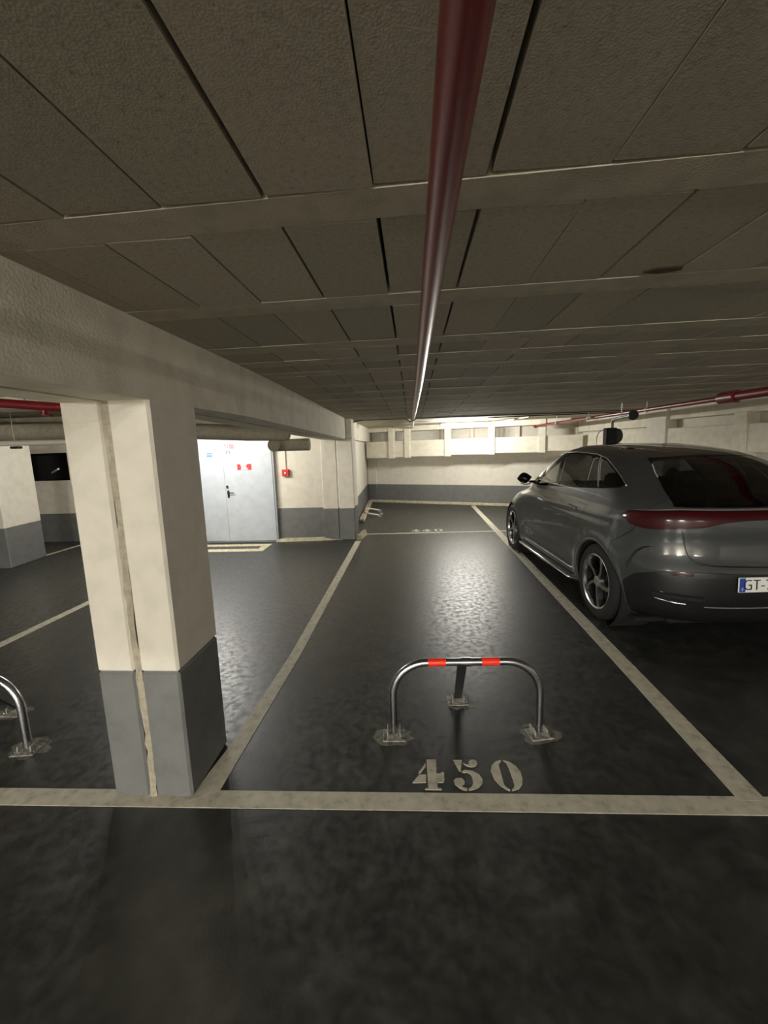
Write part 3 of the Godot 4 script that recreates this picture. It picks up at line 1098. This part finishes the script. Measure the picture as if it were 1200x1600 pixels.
		var b := Vector3(sd * 0.90, 0.275, -3.12)
		var sb := new_st()
		tube(sb, [Vector3(sd * 0.93, 0.262, -1.27), Vector3(sd * 1.0, 0.262, -1.36), Vector3(sd * 1.005, 0.262, -2.2), Vector3(sd * 1.0, 0.262, -3.05), Vector3(sd * 0.93, 0.262, -3.16)], 0.016, 10)
		box(st, Vector3(minf(sd * 0.86, sd * 1.0), 0.25, -3.10), Vector3(maxf(sd * 0.86, sd * 1.0), 0.272, -1.32), 0.006)
		var rb := obj("running_board", st, M.grey_metal, c)
		obj("edge_trim", sb, M.chrome, rb)
		for k in 3:
			st = new_st()
			box(st, Vector3(sd * (0.905 + 0.028 * k) - 0.006, 0.270, -3.02), Vector3(sd * (0.905 + 0.028 * k) + 0.006, 0.277, -1.40), 0.002)
			obj("tread_strip", st, M.black_matt, rb)
		# mirror
		st = new_st()
		var mc := Vector3(sd * 1.03, 1.235, -2.82)
		var prof := []
		for i in 11:
			var u := i / 10.0
			prof.append(Vector2(sin(PI * u) * 0.082 * (1.0 + 0.12 * cos(PI * u)) + 0.0001, (u - 0.5) * 0.21))
		lathe(st, prof, Transform3D(Basis(Vector3(0, 0, 1), sd * PI / 2 + 0.1).scaled_local(Vector3(0.95, 1, 1.25)), mc), 20)
		var mi := obj("mirror", st, M.car_gloss, c)
		st = new_st()
		box(st, Vector3(minf(sd * 0.86, sd * 0.96), 1.165, -2.86), Vector3(maxf(sd * 0.86, sd * 0.96), 1.20, -2.79), 0.008)
		obj("mirror_arm", st, M.car_gloss, mi)
		surf_tube("mirror_trim", [mc + Vector3(-sd * 0.07, -0.078, 0.05), mc + Vector3(0, -0.086, 0.065), mc + Vector3(sd * 0.07, -0.074, 0.05)], 0.008, M.chrome, mi)
		# arch lips
		for hub in [HUB_R, HUB_F]:
			pts = []
			for i in 25:
				var an := lerpf(-0.22 * PI * 0.6, PI + 0.22 * PI * 0.6, i / 24.0)
				var q := Vector2(hub + cos(an) * 0.417, 0.37 + sin(an) * 0.417)
				if q.y < 0.2:
					continue
				pts.append(on_flank(q.x, q.y, -0.012, sd))
			surf_tube("arch_lip", pts, 0.017, M.car_paint, c)
			# dark wheel well
			st = new_st()
			lathe(st, [Vector2(0.0, 0.0), Vector2(0.43, 0.0), Vector2(0.43, 0.33)], Transform3D(Basis(Vector3(0, 0, 1), -sd * PI / 2), Vector3(sd * 0.60, 0.37, -hub)), 28)
			obj("wheel_well", st, M.black_matt, c)
			make_wheel(c, sd, hub)
		# bumper fold and outlet slots
		pts = []
		for q in [[0.405, 0.64], [0.402, 0.69], [0.388, 0.745], [0.36, 0.80], [0.315, 0.842], [0.26, 0.858]]:
			pts.append(on_flank(q[0], q[1], 0.0, sd))
		var rr := [0.006, 0.012, 0.013, 0.012, 0.008, 0.002]
		st = new_st()
		tube(st, pts, 0.01, 8, true, rr)
		obj("bumper_fold", st, M.car_black, c)
		for k in 3:
			pts = []
			for i in 6:
				pts.append(on_rear(sd * lerpf(0.60 + 0.012 * k, 0.775 - 0.01 * k, i / 5.0), 0.415 + 0.032 * k + 0.02 * pow(i / 5.0, 2.0), 0.004))
			surf_tube("outlet_trim", pts, [0.006, 0.005, 0.004][k], M.chrome, c)
		pts = []
		for i in 7:
			pts.append(on_rear(sd * lerpf(0.50, 0.79, i / 6.0), 0.462 + 0.01 * i / 6.0, 0.0))
		surf_tube("outlet_slot", pts, 0.03, M.black_matt, c)
	# lower edge strip of the valance
	var pts := []
	for i in 15:
		pts.append(on_rear(lerpf(-0.48, 0.48, i / 14.0), 0.40, 0.003))
	surf_tube("diffuser_trim", pts, 0.005, M.grey_metal, c)
	# number plate
	var st := new_st()
	var px := Transform3D(Basis(Vector3.RIGHT, -0.06), Vector3(-0.035, 0.605, 0.018))
	box(st, Vector3(-0.262, -0.058, -0.012), Vector3(0.262, 0.058, 0.0), 0.003, px)
	var pl := obj("number_plate", st, M.plate_white, c)
	st = new_st()
	box(st, Vector3(-0.258, -0.054, 0.0), Vector3(-0.212, 0.054, 0.0015), 0.0005, px)
	obj("blue_band", st, M.plate_blue, pl)
	for q in [["GT-7", 0.088, Vector3(-0.118, 0, 0.001), M.ink], ["F", 0.026, Vector3(-0.235, -0.033, 0.0018), M.sticker_white]]:
		var tm := TextMesh.new()
		tm.text = q[0]
		var sf := SystemFont.new()
		sf.font_names = PackedStringArray(["Droid Sans"])
		tm.font = sf
		tm.font_size = 64
		tm.pixel_size = q[1] / 64.0 * 1.25
		tm.depth = 0.001
		tm.material = q[3]
		var mi := MeshInstance3D.new()
		mi.mesh = tm
		mi.name = "plate_text"
		pl.add_child(mi, true)
		mi.transform = px * Transform3D(Basis.IDENTITY, q[2])
	# underside and cabin
	st = new_st()
	box(st, Vector3(-0.84, 0.16, -4.0), Vector3(0.84, 0.20, -0.35), 0.02)
	box(st, Vector3(-0.6, 0.16, -4.2), Vector3(0.6, 0.4, -0.3), 0.02)
	obj("underbody", st, M.black_matt, c)
	for q in [[-0.40, 1.75], [0.40, 1.75], [-0.40, 1.02], [0.40, 1.02]]:
		st = new_st()
		box(st, Vector3(q[0] - 0.25, 0.45, -q[1] - 0.45), Vector3(q[0] + 0.25, 0.62, -q[1] + 0.05), 0.05)
		box(st, Vector3(-0.24, 0, -0.07), Vector3(0.24, 0.60, 0.07), 0.05, Transform3D(Basis(Vector3.RIGHT, 0.25), Vector3(q[0], 0.58, -q[1])))
		box(st, Vector3(-0.13, 0.62, -0.05), Vector3(0.13, 0.80, 0.05), 0.04, Transform3D(Basis(Vector3.RIGHT, 0.2), Vector3(q[0], 0.58, -q[1])))
		obj("seat", st, M.seat, c)
	st = new_st()
	box(st, Vector3(-0.76, 0.75, -3.25), Vector3(0.76, 1.08, -2.75), 0.08)
	obj("dashboard", st, M.seat, c)
	st = new_st()
	var ring := []
	for i in 25:
		var an := TAU * i / 24.0
		ring.append(Vector3(-0.4 + cos(an) * 0.18, 1.02 + sin(an) * 0.17, -2.58 - sin(an) * 0.06))
	tube(st, ring, 0.015, 8, false)
	obj("steering_wheel", st, M.black, c)

func make_wheel(c: Node3D, sd: int, hub: float) -> void:
	var w := Node3D.new()
	w.name = "wheel"
	c.add_child(w, true)
	# local y axis points outwards
	w.transform = Transform3D(Basis(Vector3(0, 0, 1), -sd * PI / 2), Vector3(sd * 0.83, 0.37, -hub))
	var st := new_st()
	lathe(st, [Vector2(0.262, -0.125), Vector2(0.335, -0.125), Vector2(0.362, -0.105), Vector2(0.37, -0.07), Vector2(0.37, 0.07), Vector2(0.362, 0.105), Vector2(0.335, 0.125), Vector2(0.30, 0.128), Vector2(0.262, 0.118)], Transform3D.IDENTITY, 48)
	obj("tyre", st, M.tyre, w)
	st = new_st()
	lathe(st, [Vector2(0.262, 0.120), Vector2(0.270, 0.124), Vector2(0.264, 0.126), Vector2(0.250, 0.118), Vector2(0.245, 0.09)], Transform3D.IDENTITY, 48)
	obj("rim_ring", st, M.rim, w)
	st = new_st()
	lathe(st, [Vector2(0.245, 0.09), Vector2(0.235, -0.06), Vector2(0.0001, -0.06)], Transform3D.IDENTITY, 40)
	lathe(st, [Vector2(0.17, -0.02), Vector2(0.17, 0.0), Vector2(0.0001, 0.0)], Transform3D.IDENTITY, 32)
	obj("barrel", st, M.rim_dark, w)
	var ph := 0.31 if sd < 0 else 0.2
	for k in 5:
		st = new_st()
		var a := TAU * k / 5.0 + ph
		var dirv := Vector3(cos(a), 0, sin(a))
		var per := Vector3(-sin(a), 0, cos(a))
		var sec := [[0.035, 0.024, 0.105], [0.11, 0.020, 0.107], [0.18, 0.021, 0.112], [0.250, 0.034, 0.116]]
		for i in 3:
			var lo := []
			var hi := []
			for j in [i, i + 1]:
				var s: Array = sec[j]
				var o: Vector3 = dirv * s[0] + per * (0.03 * sin(s[0] * 12.0))
				lo.append_array([o + per * s[1] + Vector3(0, s[2] - 0.05, 0), o - per * s[1] + Vector3(0, s[2] - 0.05, 0)])
				hi.append_array([o + per * s[1] * 0.75 + Vector3(0, s[2], 0), o - per * s[1] * 0.75 + Vector3(0, s[2], 0)])
			wedge(st, [lo[0], lo[1], lo[3], lo[2]], [hi[0], hi[1], hi[3], hi[2]])
		obj("spoke", st, M.rim, w)
	st = new_st()
	lathe(st, [Vector2(0.052, 0.06), Vector2(0.05, 0.108), Vector2(0.036, 0.114), Vector2(0.0001, 0.114)], Transform3D.IDENTITY, 24)
	obj("hub_cap", st, M.grey_metal, w)

# ---------------------------------------------------------------- folding barriers
func make_barrier(label: String, at: Vector3, turn: float, folded: bool) -> Node3D:
	var o := thing("parking_barrier", label, "parking barrier", at, turn, "folding bay barriers")
	var lie := Transform3D(Basis(Vector3.RIGHT, 1.38 if folded else 0.0) * Basis.from_scale(Vector3(1, 0.8 if folded else 1.0, 1)), Vector3(0, 0.03 if folded else 0.0, 0))
	var w := 0.435
	var h := 0.472
	var r := 0.205
	var pts := [Vector3(-w, 0.02, 0), Vector3(-w, (h - r) * 0.5, 0), Vector3(-w, h - r, 0)]
	for i in range(1, 11):
		var a := PI / 2 * i / 10.0
		pts.append(Vector3(-w + r - r * cos(a), h - r + r * sin(a), 0))
	for i in range(0, 11):
		var a := PI / 2 * (1.0 - i / 10.0)
		pts.append(Vector3(w - r + r * cos(a), h - r + r * sin(a), 0))
	pts.append(Vector3(w, (h - r) * 0.5, 0))
	pts.append(Vector3(w, 0.02, 0))
	var st := new_st()
	tube(st, pts.map(func(q: Vector3) -> Vector3: return lie * q), 0.0225, 18)
	obj("arch_tube", st, M.pipe_white if folded else M.galva, o)
	for s in [-1.0, 1.0]:
		st = new_st()
		var cx: float = s * 0.157 - 0.015
		tube(st, [lie * Vector3(cx - 0.052, h, 0), lie * Vector3(cx + 0.052, h, 0)], 0.0235, 18)
		obj("red_band", st, M.red_tape, o)
		foot(o, Vector3(s * w, 0, 0), 0.0 if s < 0 else 0.15)
	st = new_st()
	tube(st, [lie * Vector3(-0.03, h, 0), lie * Vector3(0.025, h, 0)], 0.0262, 18)
	obj("sleeve", st, M.galva, o)
	st = new_st()
	var lo := Vector3(0.0, 0.02, -0.345)
	var hi := Vector3(-0.02, h - 0.01, -0.012)
	if folded:
		lo = Vector3(0.12, 0.02, -0.04)
		hi = Vector3(0.12, 0.07, 0.36)
	wedge(st, [lo + Vector3(-0.025, 0, -0.008), lo + Vector3(0.025, 0, -0.008), lo + Vector3(0.025, 0, 0.008), lo + Vector3(-0.025, 0, 0.008)],
		[hi + Vector3(-0.028, 0, -0.008), hi + Vector3(0.028, 0, -0.008), hi + Vector3(0.028, 0, 0.008), hi + Vector3(-0.028, 0, 0.008)])
	obj("prop_bar", st, M.galva_dark, o)
	foot(o, Vector3(lo.x, 0, lo.z), 0.0)
	return o

func foot(o: Node3D, at: Vector3, turn: float) -> void:
	var xf := Transform3D(Basis(Vector3.UP, turn), at)
	var st := new_st()
	box(st, Vector3(-0.068, 0, -0.05), Vector3(0.068, 0.007, 0.062), 0.003, xf)
	for s in [-1.0, 1.0]:
		box(st, Vector3(s * 0.037 - 0.004, 0.004, -0.045), Vector3(s * 0.037 + 0.004, 0.045, 0.035), 0.003, xf)
	var f := obj("base_plate", st, M.scuff, o)
	for s in [-1.0, 1.0]:
		st = new_st()
		lathe(st, [Vector2(0.010, 0.006), Vector2(0.010, 0.014), Vector2(0.006, 0.017), Vector2(0.0001, 0.017)], xf * Transform3D(Basis.IDENTITY, Vector3(s * 0.054, 0, 0.045)), 10)
		obj("bolt", st, M.galva, f)

func build_barriers() -> void:
	var a := make_barrier("galvanised parking arch with two red bands standing in bay 450", Vector3(0.29, 0, -2.34), 0.04, false)
	var b := a.duplicate()
	b.name = numbered("parking_barrier")
	add_child(b)
	b.position = Vector3(-2.775, 0, -2.15)
	b.rotation.y = -0.02
	b.set_meta("label", "galvanised parking arch at the left edge beyond the near pillar")
	make_barrier("folded pale arch barrier lying by the curb in the far left corner", Vector3(-0.88, 0.0, -10.8), -1.5, true)
	# pale mortar smears left round the feet, part of the floor
	var fl := get_node("floor")
	for q in [Vector2(-0.145, -2.33), Vector2(0.725, -2.36), Vector2(0.28, -2.68), Vector2(-2.34, -2.16), Vector2(-2.78, -2.49)]:
		var poly := PackedVector2Array()
		for i in 18:
			var t := TAU * i / 18.0
			var r := rng.randf_range(0.07, 0.115)
			poly.append(q + Vector2(cos(t) * r * 1.25, sin(t) * r))
		var st := new_st()
		slab(st, poly, -0.001, 0.0012)
		obj("mortar_smear", st, M.smear, fl)

# ---------------------------------------------------------------- pipes and cables
func build_pipes() -> void:
	var p := thing("red_pipe", "long red sprinkler pipe under the ceiling above bay 450", "pipe", Vector3(0.06, 2.14, 0))
	var st := new_st()
	tube(st, [Vector3(0, 0, 6.95), Vector3(0, 0, 0), Vector3(-0.005, 0.008, -3.0), Vector3(-0.028, 0.088, -8.15)], 0.026, 20)
	obj("pipe", st, M.red, p)
	st = new_st()
	tube(st, [Vector3(-0.028, 0.088, -8.05), Vector3(-0.028, 0.088, -8.2)], 0.048, 20)
	obj("collar", st, M.black, p)
	for z in [-0.2, 2.0, 4.0]:
		st = new_st()
		tube(st, [Vector3(0, 0, z), Vector3(0, 0.17, z)], 0.005, 8)
		tube(st, [Vector3(0, 0, z - 0.012), Vector3(0, 0, z + 0.012)], 0.031, 18)
		obj("hanger", st, M.grey_metal, p)
	st = new_st()
	tube(st, [Vector3(-0.028, 0.085, -8.2), Vector3(-0.05, 0.06, -12.5)], 0.024, 16)
	obj("white_pipe", st, M.pipe_white, p)
	# right
	p = thing("red_pipe", "red sprinkler pipe with couplings along the right beam above the car", "pipe", Vector3(3.48, 2.15, -4.95))
	st = new_st()
	tube(st, [Vector3(0.1, 0, 8.0), Vector3(0, 0, 0)], 0.05, 20)
	obj("wide_pipe", st, M.red, p)
	st = new_st()
	tube(st, [Vector3(0, 0, 0.05), Vector3(0, 0, -0.18)], 0.066, 20)
	obj("coupling", st, M.red, p)
	st = new_st()
	tube(st, [Vector3(0, 0, -0.1), Vector3(-0.10, -0.012, -2.6), Vector3(-0.45, -0.045, -5.85)], 0.03, 16)
	obj("narrow_pipe", st, M.red, p)
	st = new_st()
	tube(st, [Vector3(-0.45, -0.045, -5.78), Vector3(-0.45, -0.045, -5.9)], 0.042, 16)
	tube(st, [Vector3(-0.45, -0.10, -5.85), Vector3(-0.45, 0.06, -5.85)], 0.022, 12)
	obj("end_tee", st, M.red, p)
	for z in [-1.6, -3.2, -4.6]:
		var t: float = (z + 0.1) / -5.75
		var q := Vector3(0, 0, -0.1).lerp(Vector3(-0.45, -0.045, -5.85), t)
		if z > -2.7:
			q.x = -0.06
		st = new_st()
		tube(st, [q, Vector3(q.x, 0.14, z)], 0.006, 8)
		tube(st, [q + Vector3(0, 0, -0.015), q + Vector3(0, 0, 0.015)], 0.036, 16)
		obj("hanger", st, M.pipe_white, p)
	# grey elbow with a black disc and a black box
	p = thing("grey_pipe", "grey elbow pipe with black round flange above the black box", "pipe", Vector3(3.10, 1.95, -6.98))
	st = new_st()
	var el := [Vector3(0.015, 0.110, 0.66), Vector3(0.035, 0.088, 0.08)]
	for i in range(1, 7):
		var a := PI / 2 * i / 6.0
		el.append(Vector3(0.038, 0.088 - 0.06 * (1 - cos(a)), 0.08 - 0.08 * sin(a)))
	el.append(Vector3(0.04, -0.05, 0))
	tube(st, el, 0.021, 12)
	obj("elbow_pipe", st, M.grey_metal, p)
	st = new_st()
	tube(st, [Vector3(0.018, 0.106, 0.55), Vector3(0.016, 0.108, 0.60), Vector3(0.015, 0.110, 0.66), Vector3(0.015, 0.110, 0.685)], 0.07, 20, true, [0.022, 0.035, 0.068, 0.068])
	obj("flange", st, M.black, p)
	st = new_st()
	tube(st, [Vector3(0.028, 0.095, 0.3), Vector3(0.028, 0.35, 0.3)], 0.008, 8)
	obj("hanger_rod", st, M.pipe_white, p)
	var bx := thing("black_box", "black pump box hanging under the grey elbow behind the car roof", "box", Vector3(3.12, 1.72, -6.98))
	st = new_st()
	box(st, Vector3(-0.09, -0.08, -0.07), Vector3(0.07, 0.19, 0.07), 0.012)
	obj("housing", st, M.black_matt, bx)
	st = new_st()
	lathe(st, [Vector2(0.0001, -0.05), Vector2(0.10, -0.05), Vector2(0.115, -0.03), Vector2(0.115, 0.03), Vector2(0.10, 0.05), Vector2(0.0001, 0.05)], Transform3D(Basis(Vector3.RIGHT, PI / 2) * Basis.from_scale(Vector3(0.75, 1, 1)), Vector3(0.09, 0.06, 0)), 24)
	obj("reel", st, M.black, bx)
	st = new_st()
	var lp := []
	for i in 13:
		var a := PI * (0.05 + 0.95 * i / 12.0)
		lp.append(Vector3(-0.11 + 0.1 * cos(a), 0.02 + 0.14 * sin(a), 0.0))
	lp.append(Vector3(-0.215, -0.12, 0))
	tube(st, lp, 0.006, 6)
	obj("cable_loop", st, M.grey_metal, bx)
	# left bay
	p = thing("red_pipe", "red pipe crossing the neighbouring bay at the upper left edge", "pipe", Vector3(-3.3, 2.17, -3.4))
	st = new_st()
	tube(st, [Vector3(-4.0, 0.30, 0), Vector3(-0.1, 0.018, 0), Vector3(0.35, -0.03, 0), Vector3(1.6, -0.06, 0)], 0.038, 16)
	obj("pipe", st, M.red, p)
	st = new_st()
	tube(st, [Vector3(0.26, -0.02, 0), Vector3(0.26, -0.095, 0.0)], 0.018, 10)
	tube(st, [Vector3(0.22, -0.075, 0.0), Vector3(0.33, -0.1, 0.02)], 0.01, 8)
	obj("valve", st, M.red, p)
	st = new_st()
	tube(st, [Vector3(0.1, 0, 0), Vector3(0.1, 0.2, 0)], 0.006, 8)
	obj("hanger", st, M.grey_metal, p)
	p = thing("insulated_pipe", "wide beige insulated pipe crossing in front of the steel door head", "pipe", Vector3(-1.75, 1.985, -5.75))
	st = new_st()
	tube(st, [Vector3(-9.0, 0.125, 0), Vector3(-4.2, 0.125, 0), Vector3(-1.5, 0.05, 0), Vector3(-0.5, -0.015, 0), Vector3(0.0, -0.045, 0), Vector3(0.07, -0.05, 0), Vector3(0.09, -0.05, 0)], 0.118, 24, true, [0.13, 0.13, 0.11, 0.105, 0.09, 0.075, 0.045])
	obj("pipe", st, M.insul, p)
	st = new_st()
	box(st, Vector3(-0.06, 0.045, -0.06), Vector3(0.10, 0.08, 0.06), 0.01)
	tube(st, [Vector3(0.02, 0.06, 0), Vector3(0.02, 0.32, 0)], 0.008, 8)
	obj("bracket", st, M.fitting, p)
	p = thing("branch_pipe", "short pale branch pipe with an open end facing out beside the door", "pipe", Vector3(-1.97, 1.795, -6.03))
	st = new_st()
	var br := [Vector3(0.48, 0.0, -0.10), Vector3(0.2, 0.0, -0.10)]
	for i in range(1, 7):
		var a := PI / 2 * i / 6.0
		br.append(Vector3(0.2 - 0.2 * sin(a) * 0.9, 0, -0.10 + 0.12 * (1 - cos(a))))
	br.append(Vector3(0.02, 0, 0.10))
	tube(st, br, 0.088, 22)
	obj("pipe", st, M.insul, p)
	st = new_st()
	lathe(st, [Vector2(0.0001, 0.0), Vector2(0.072, 0.0), Vector2(0.078, 0.006), Vector2(0.09, 0.004)], Transform3D(Basis(Vector3.RIGHT, PI / 2), Vector3(0.02, 0, 0.104)), 24)
	obj("end_plug", st, plain(rgb8(140, 132, 112), 0.9), p)
	p = thing("white_pipe", "thin white pipe running level across the neighbouring bay", "pipe", Vector3(-4.5, 1.91, -5.0))
	st = new_st()
	tube(st, [Vector3(-5.0, 0.03, 0), Vector3(0, 0.0, 0), Vector3(1.9, -0.02, 0)], 0.034, 14)
	obj("pipe", st, M.pipe_white, p)
	for x in [-0.42, 1.0]:
		st = new_st()
		tube(st, [Vector3(x, 0.02, 0), Vector3(x, 0.385, 0)], 0.005, 8)
		obj("hanger_rod", st, M.pipe_white, p)
		st = new_st()
		box(st, Vector3(x - 0.05, -0.065, -0.05), Vector3(x + 0.05, -0.035, 0.03), 0.006)
		obj("bracket", st, M.black, p)
	st = new_st()
	box(st, Vector3(-12.9, 2.05, -6.12), Vector3(-1.6, 2.42, -5.93), 0.01)
	tag(obj("beam", st, M.white_beam), "low cream crossbeam above the pipes near the steel door wall", "beam", "", "structure")
	st = new_st()
	box(st, Vector3(-12.9, 2.19, -4.1), Vector3(-1.6, 2.42, -3.85), 0.01)
	tag(obj("beam", st, M.white_beam), "dim concrete crossbeam behind the red pipe of the neighbouring bay", "beam", "", "structure")
	# cables
	st = new_st()
	tube(st, [Vector3(-1.17, 2.03, -8.0), Vector3(-1.17, 2.15, -8.1), Vector3(-1.08, 2.22, -8.19), Vector3(-0.9, 2.238, -8.195), Vector3(-0.12, 2.236, -8.19), Vector3(-0.03, 2.17, -8.19), Vector3(0.06, 2.236, -8.19), Vector3(1.6, 2.232, -8.1), Vector3(4.2, 2.232, -7.95)], 0.011, 8)
	tag(obj("cable", st, M.black), "black cable along the dark ceiling edge crossing under the pipe", "cable")
	st = new_st()
	tube(st, [Vector3(1.6, 2.255, -9.3), Vector3(2.3, 2.25, -8.95), Vector3(4.25, 2.25, -8.8)], 0.010, 8)
	tag(obj("cable", st, M.black), "second black cable on the pale slab above the car", "cable")
	st = new_st()
	tube(st, [Vector3(1.9, 2.19, -11.5), Vector3(2.15, 2.245, -11.0), Vector3(2.5, 2.255, -9.4)], 0.012, 8)
	tag(obj("conduit", st, M.pipe_white), "pale conduit slanting from the lit tube across the slab", "conduit")
	st = new_st()
	tube(st, [Vector3(-7.05, 1.42, -7.85), Vector3(-6.6, 1.5, -7.5)], 0.016, 10)
	tag(obj("rod", st, M.pipe_white), "thin pale rod sticking out of the dark vent opening", "rod")

# ---------------------------------------------------------------- the steel door and what hangs on its wall
func build_door_things() -> void:
	var zf := -7.70
	var d := thing("door_1", "pale grey steel double door brightly lit beside the alarm wall", "door", Vector3(-3.43, 0, -7.78), 0, "", "structure")
	var st := new_st()
	box(st, Vector3(-0.095, 0.025, 0.02), Vector3(0.835, 2.05, 0.08), 0.006)
	obj("leaf", st, M.door, d)
	st = new_st()
	box(st, Vector3(-0.82, 0.025, 0.02), Vector3(-0.103, 2.05, 0.08), 0.006)
	obj("leaf", st, M.door, d)
	st = new_st()
	box(st, Vector3(-0.14, 0.025, 0.08), Vector3(-0.085, 2.05, 0.088), 0.003)
	obj("cover_strip", st, M.door, d)
	st = new_st()
	box(st, Vector3(0.842, 0, -0.05), Vector3(0.872, 2.08, 0.085), 0.004)
	box(st, Vector3(-0.87, 0, -0.05), Vector3(-0.828, 2.08, 0.085), 0.004)
	box(st, Vector3(-0.87, 2.055, -0.05), Vector3(0.872, 2.10, 0.085), 0.004)
	obj("door_frame", st, M.door_frame, d)
	st = new_st()
	box(st, Vector3(-0.87, 0, -0.2), Vector3(0.872, 2.1, -0.01), 0.0)
	obj("backing", st, M.dark_void, d)
	st = new_st()
	box(st, Vector3(-0.055, 0.86, 0.08), Vector3(-0.015, 1.0, 0.092), 0.004)
	tube(st, [Vector3(-0.035, 0.958, 0.09), Vector3(-0.035, 0.958, 0.13), Vector3(0.09, 0.955, 0.132)], 0.009, 8)
	obj("handle", st, M.black, d)
	st = new_st()
	box(st, Vector3(-0.065, 1.04, 0.08), Vector3(-0.03, 1.095, 0.1), 0.004)
	obj("lock", st, M.black, d)
	st = new_st()
	box(st, Vector3(-0.83, 0.0, 0.02), Vector3(0.845, 0.022, 0.10), 0.004)
	obj("threshold", st, M.grey_metal, d)
	# stickers
	var sz := zf + 0.0015
	var s := thing("sticker", "red and white warning sticker on the right door leaf", "sticker", Vector3(-3.12, 1.43, sz))
	st = new_st()
	box(st, Vector3(-0.135, -0.055, -0.001), Vector3(0.135, 0.055, 0.001), 0.0)
	obj("backing", st, M.sticker_red, s)
	st = new_st()
	slab_up(st, [[-0.075, 0.05], [0.06, 0.05], [0.02, 0.025], [0.07, -0.045], [-0.07, -0.045], [-0.055, 0.0]], 0.0012, 0.002)
	obj("white_shape", st, M.sticker_white, s)
	st = new_st()
	box(st, Vector3(-0.05, -0.02, 0.002), Vector3(0.045, -0.008, 0.0026), 0.0)
	box(st, Vector3(-0.045, 0.012, 0.002), Vector3(0.02, 0.024, 0.0026), 0.0)
	obj("print", st, M.sticker_red, s)
	s = thing("sticker", "faded pink and white notice at the top of the door", "sticker", Vector3(-3.385, 1.815, sz + 0.009))
	st = new_st()
	box(st, Vector3(-0.11, -0.055, -0.001), Vector3(0.11, 0.055, 0.001), 0.0)
	obj("backing", st, M.sticker_white, s)
	st = new_st()
	box(st, Vector3(0.01, -0.045, 0.001), Vector3(0.10, 0.035, 0.002), 0.0)
	box(st, Vector3(-0.09, 0.01, 0.001), Vector3(-0.06, 0.045, 0.002), 0.0)
	box(st, Vector3(-0.03, -0.035, 0.001), Vector3(-0.01, 0.045, 0.002), 0.0)
	box(st, Vector3(-0.07, -0.035, 0.001), Vector3(-0.05, 0.02, 0.002), 0.0)
	box(st, Vector3(-0.1, 0.035, 0.001), Vector3(0.10, 0.045, 0.002), 0.0)
	obj("print", st, M.sticker_pink, s)
	s = thing("sticker", "small blue sticker on the left door leaf", "sticker", Vector3(-3.77, 1.67, sz))
	st = new_st()
	box(st, Vector3(-0.05, -0.036, -0.001), Vector3(0.05, 0.036, 0.001), 0.0)
	obj("backing", st, M.sticker_blue, s)
	st = new_st()
	box(st, Vector3(-0.045, 0.0, 0.001), Vector3(0.045, 0.012, 0.002), 0.0)
	obj("print", st, M.sticker_white, s)
	st = new_st()
	slab_up(st, [[-0.10, -0.03], [0.09, -0.015], [0.10, 0.02], [0.02, 0.03], [-0.08, 0.02]], -0.0008, 0.001)
	var ws := obj("paper_scrap", st, M.sticker_white)
	ws.position = Vector3(-3.745, 1.505, sz)
	tag(ws, "torn white paper scrap below the blue sticker on the door", "paper")
	st = new_st()
	var ring := []
	for i in 15:
		var a := -0.8 + (PI + 1.6) * i / 14.0
		ring.append(Vector3(cos(a) * 0.033, sin(a) * 0.033, 0))
	tube(st, ring, 0.005, 8)
	var rg := obj("ring", st, M.galva_dark)
	rg.position = Vector3(-3.41, 1.707, zf + 0.005)
	tag(rg, "small grey open ring under the pink notice on the door", "ring")
	# fire alarm call point
	var al := thing("alarm_box", "small red fire alarm call point on the cream wall right of door", "alarm", Vector3(-2.36, 1.30, -7.78))
	st = new_st()
	box(st, Vector3(-0.065, -0.065, 0), Vector3(0.065, 0.065, 0.07), 0.008)
	obj("housing", st, M.sticker_red, al)
	st = new_st()
	box(st, Vector3(-0.035, -0.032, 0.07), Vector3(0.035, 0.032, 0.074), 0.003)
	obj("frame", st, plain(rgb8(150, 22, 24), 0.4), al)
	st = new_st()
	box(st, Vector3(-0.014, -0.014, 0.074), Vector3(0.014, 0.014, 0.077), 0.002)
	obj("button", st, M.sticker_white, al)
	st = new_st()
	tube(st, [Vector3(0, 0, 0.016), Vector3(0, 0.60, 0.016)], 0.013, 10)
	var cd := obj("conduit", st, M.pipe_white)
	cd.position = Vector3(-2.36, 1.365, -7.78)
	tag(cd, "thin vertical conduit rising from the red alarm box", "conduit")

# polygon standing upright in the x-y plane with thickness along z
func slab_up(st: SurfaceTool, pts: Array, z0: float, z1: float) -> void:
	var poly := pv(pts)
	var ids := Geometry2D.triangulate_polygon(poly)
	var n := Vector3(0, 0, 1)
	for i in range(0, ids.size(), 3):
		var v: Array[Vector3] = []
		for k in 3:
			v.append(Vector3(poly[ids[i + k]].x, poly[ids[i + k]].y, z1))
		tri(st, v[0], v[1], v[2], n, n, n)
	for i in poly.size():
		var p := poly[i]
		var q := poly[(i + 1) % poly.size()]
		quad(st, Vector3(p.x, p.y, z0), Vector3(q.x, q.y, z0), Vector3(q.x, q.y, z1), Vector3(p.x, p.y, z1), Vector3((p + q).x, (p + q).y, 0))
